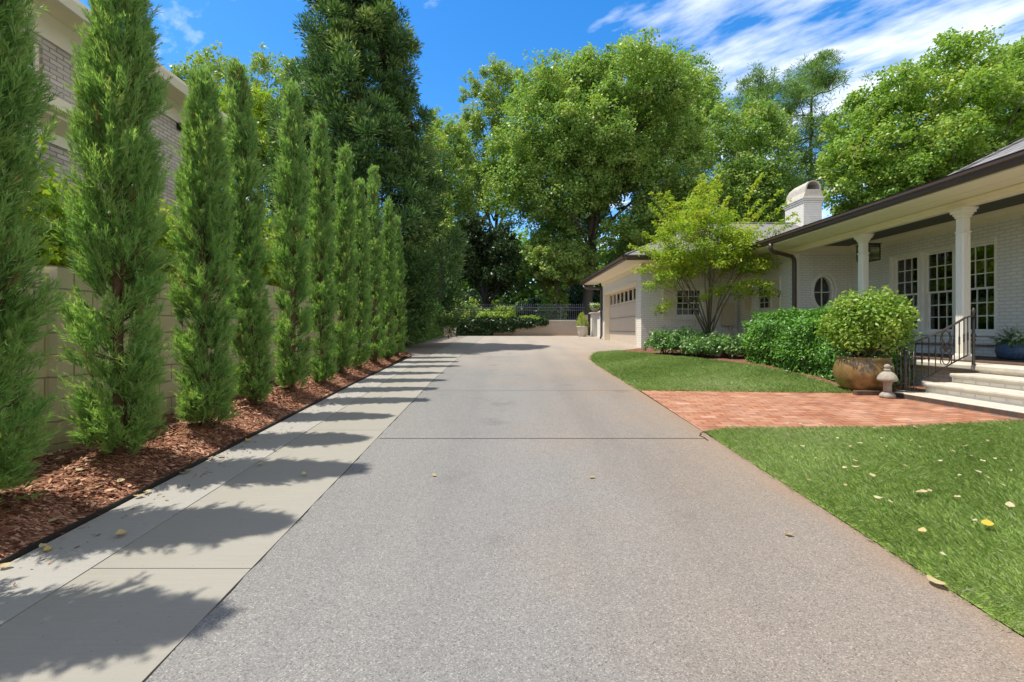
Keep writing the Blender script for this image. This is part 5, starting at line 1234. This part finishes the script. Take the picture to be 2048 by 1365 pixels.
# copper pot with ball shrub
px, py = 6.02, 7.88; pz = gz(px, py)
pt = thing('glazed_pot', 'wide copper brown glazed pot with a bushy light green shrub', 'planter', (px, py, pz))
mb = MB(); mb.lathe([(.22, 0), (.27, .02), (.36, .12), (.41, .24), (.42, .33), (.40, .44), (.365, .535), (.36, .55), (.385, .575), (.375, .585), (.345, .57), (.345, .5)], (px, py, pz), 40, wob=lambda a, z: .006*math.sin(3*a + 4*z)); mb.build('pot', M['pot'], pt, True)
mb = MB(); mb.lathe([(.345, .49), (.34, .515)], (px, py, pz), 24); mb.build('soil', M['soil'], pt)
rng = np.random.default_rng(44); K = 230; d = unit(rng.normal(size=(K, 3))); d = d[d[:, 2] > -.72]; K = len(d)
lum = 1 + .07*np.sin(6*np.arctan2(d[:, 1], d[:, 0]) + 5*d[:, 2])
cc = d*(rng.uniform(.55, .93, K)*lum)[:, None]*np.array([.63, .60, .60]) + np.array([px+.06, py, pz + 1.13])
V, tn = blob_leaves(cc, .15, 62, .062, .55, rng, up=.6, tone=(.5, .22)); link('foliage', np_mesh('foliage', V, 4, tn), M['box'], pt)
mb = MB()
for k in range(16):
    e = cc[rng.integers(K)]; b = np.array([px + rng.normal(0, .06), py + rng.normal(0, .06), pz+.5]); mb.tube([b, b*.45 + e*.55 + [rng.normal(0, .05), rng.normal(0, .05), -.04], e], [.022, .014, .005], 6)
mb.build('stem', M['trunk'], pt, True)
cc = np.stack([px + .33*np.cos(np.linspace(0, 6.2, 16)), py + .33*np.sin(np.linspace(0, 6.2, 16)), np.full(16, pz+.58)], 1)
V, tn = blob_leaves(cc, .075, 26, .045, .5, rng, tone=(.6, .2)); link('underplanting', np_mesh('underplanting', V, 4, tn), M['gard'], pt)
# stone mushroom ornament
sx_, sy_ = 5.93, 7.27; sz = gz(sx_, sy_)+.004
sg = thing('stone_ornament', 'small weathered stone mushroom ornament with a little figure on top', 'statue', (sx_, sy_, sz))
mb = MB(); mb.lathe([(.10, 0), (.118, .015), (.112, .05), (.085, .08), (.05, .10)], (sx_, sy_, sz), 20, sx=.88, sy=.88, wob=lambda a, z: .06*math.sin(5*a)); mb.build('base', M['statue'], sg, True)
mb = MB(); mb.lathe([(.058, .09), (.062, .13), (.058, .19), (.066, .235), (.085, .262)], (sx_, sy_, sz), 24, sx=.88, sy=.88, wob=lambda a, z: .09*math.sin(7*a)); mb.build('stem', M['statue'], sg, True)
mb = MB(); mb.lathe([(.08, .252), (.135, .262), (.152, .278), (.150, .30), (.13, .345), (.095, .385), (.055, .408), (.02, .414)], (sx_, sy_, sz), 26, sx=.9, sy=.9, wob=lambda a, z: .035*math.sin(4*a+1)); mb.build('cap', M['statue'], sg, True)
mb = MB(); mb.lathe([(.03, .405), (.045, .425), (.04, .445), (.028, .452), (.038, .47), (.042, .49), (.03, .512), (.008, .522)], (sx_, sy_, sz), 16, sx=1.15); mb.tube([(sx_+.03, sy_-.02, sz+.485), (sx_+.06, sy_-.035, sz+.478)], [.014, .005], 6); mb.build('figure', M['statue'], sg, True)
# blue planter with fern on the porch
bx_, by_ = 9.02, 8.18
bp = thing('blue_planter', 'round dimpled blue planter of fern and white flowers on the porch', 'planter', (bx_, by_, .906))
mb = MB(); mb.lathe([(.26, 0), (.31, .03), (.335, .13), (.325, .24), (.30, .285), (.315, .30), (.30, .30), (.285, .27)], (bx_, by_, .906), 36); mb.build('pot', M['blue'], bp, True)
rng = np.random.default_rng(17); Vs = []; ts = []
for k in range(46):
    a = rng.uniform(0, 2*PI); L = rng.uniform(.35, .55); el = rng.uniform(.35, 1.3); m_ = 34
    s = np.linspace(0.05, 1, m_); o_ = np.array([math.cos(a), math.sin(a), 0])
    Pn = np.array([bx_, by_, 1.17]) + o_*(.08 + L*s*math.cos(el))[:, None] + np.array([0, 0, 1])*(L*math.sin(el)*s - .30*L*s*s)[:, None]
    for sg_ in (-1, 1):
        sd = np.cross(o_, [0, 0, 1])*sg_; D = unit(np.tile(sd*.8 + o_*.5, (m_, 1)) + rng.normal(0, .12, (m_, 3))); Sd = unit(np.cross(D, np.array([0, 0, 1]) + rng.normal(0, .2, 3)))
        Vs.append(leaf_verts(Pn, D, Sd, .075*np.sin(PI*(.12 + .86*s))*1.0, np.full(m_, .016))); ts.append(np.clip(rng.normal(.5, .2, m_), 0, 1))
link('fern', np_mesh('fern', np.concatenate(Vs), 4, np.concatenate(ts)), M['ivy'], bp)
cc = np.stack([bx_ + rng.normal(-.10, .13, 26), by_ + rng.normal(-.12, .1, 26), 1.22 + rng.uniform(0, .12, 26)], 1)
V, tn = blob_leaves(cc, .035, 9, .045, .9, rng); link('blossom', np_mesh('blossom', V, 4, tn), M['petal'], bp)
V, tn = blob_leaves(cc - [0, 0, .03], .09, 16, .07, .5, rng); link('foliage', np_mesh('foliage', V, 4, tn), M['gard'], bp)

# ------------------------------------------------------------------ fallen leaves
def dead_leaf(x, y, z, L, tone, label, group, seed):
    r = random.Random(seed); vs = []; n = 7; a = r.uniform(0, 2*PI); ca_, sa_ = math.cos(a), math.sin(a); cu_ = r.uniform(.2, .6)
    row = []
    for i in range(n):
        s = i/(n-1); w_ = .34*math.sin(PI*min(1, s*.96 + .03))**.8*L; zl = cu_*L*(s-.5)**2*1.3
        for q in (-1, 0, 1):
            lx_, ly_ = (s-.5)*L, q*w_; lz = zl + (.35*w_*cu_ if q else 0) + r.uniform(0, .006)
            vs.append((lx_*ca_ - ly_*sa_, lx_*sa_ + ly_*ca_, lz + .004))
    fs = [(i*3+k, i*3+k+1, (i+1)*3+k+1, (i+1)*3+k) for i in range(n-1) for k in (0, 1)]
    me = bpy.data.meshes.new('fallen_leaf'); me.from_pydata(vs, [], fs); at = me.attributes.new('tone', 'FLOAT', 'FACE'); at.data.foreach_set('value', [tone]*len(fs)); me.update()
    o = link('fallen_leaf', me, M['dry']); o.location = (x, y, z); o.rotation_euler = (r.uniform(-.25, .25), r.uniform(-.25, .25), 0)
    return tag(o, label, 'leaf', group)
rl = random.Random(5)
def G(pxx, pyy): Y = H*940/(pyy - 613); return (pxx - 1008)*Y/940, Y
lawn_px = [(1575, 857), (1600, 859), (1640, 858), (1800, 862), (1830, 866), (1855, 871), (1890, 873), (1750, 867), (1975, 897), (1880, 935), (1905, 915), (1930, 905), (1822, 893), (1840, 906), (1700, 905), (1720, 898), (1765, 888), (1770, 905),
           (1675, 888), (1690, 950), (1712, 948), (1632, 930), (1618, 975), (1655, 930), (1583, 928), (1710, 935), (1745, 965), (1860, 998), (1838, 1000), (1940, 925), (1965, 935), (1990, 930), (2010, 930), (1975, 970), (2020, 955), (1950, 1060), (1757, 1013),
           (1780, 1020), (1885, 1130), (1920, 965), (1955, 958), (2005, 985), (1870, 975), (1605, 905), (1580, 880), (1645, 880), (1790, 935), (1810, 945), (1915, 1010), (1690, 985)]
for i, (a, b) in enumerate(lawn_px):
    x, y = G(a, b); dead_leaf(x, y, gz(x, y)+.052, rl.uniform(.032, .06), rl.uniform(.35, .85), 'small dry pale leaf lying on the front lawn grass', 'dry leaves scattered over the front lawn', i)
for (a, b, L, tn, lb) in ((1975, 1065, .085, 1, 'large yellow leaf on the lawn grass, nearest the right frame edge'), (1845, 1080, .06, .9, 'small yellow brown leaf on the lawn near the drive edge'), (2020, 1027, .07, .7, 'pale oval leaf on the lawn beside the right frame edge'), (1873, 1173, .09, .55, 'tan leaf lying where the drive meets the lawn edge'),
           (1850, 1000, .07, .62, 'curled off white leaf in the middle of the front lawn')):
    x, y = G(a, b); dead_leaf(x, y, gz(x, y)+(.05 if a != 1873 else .012), L, tn, lb, None, a)
for (a, b, lb) in ((868, 953, 'lone tan leaf on the grey driveway below its joint'), (1184, 957, 'dark curled leaf on the middle of the driveway'), (1578, 1073, 'tiny dry leaf on the right side of the driveway')):
    x, y = G(a, b); dead_leaf(x, y, gz(x, y)+.004, .05, .3 if a > 1000 else .5, lb, None, a)
for i, (a, b) in enumerate([(340, 950), (365, 945), (270, 990), (277, 998), (95, 1105), (80, 1100), (440, 917), (497, 885), (410, 922), (520, 932), (608, 953), (10, 1140), (242, 1075)]):
    x, y = G(a, b); x = max(x, -2.7); dead_leaf(x, y, gz(x, y)+.016, rl.uniform(.05, .08), rl.uniform(.2, 1), 'dry leaf lying on the concrete border by the black edging', 'dry leaves along the concrete border', 200+i)
for i, (x, y) in enumerate([(-3.0, 3.45), (-2.95, 3.62), (-3.25, 3.6), (-3.3, 3.75), (-2.9, 4.7), (-2.95, 5.1), (-3.0, 2.7), (-2.88, 3.0)]):
    dead_leaf(x, y, bedz(x, y)+.015, .075, rl.uniform(.5, .85), 'dry pale leaf lying on the bark mulch under the cypresses', 'dry leaves on the mulch bed', 300+i)
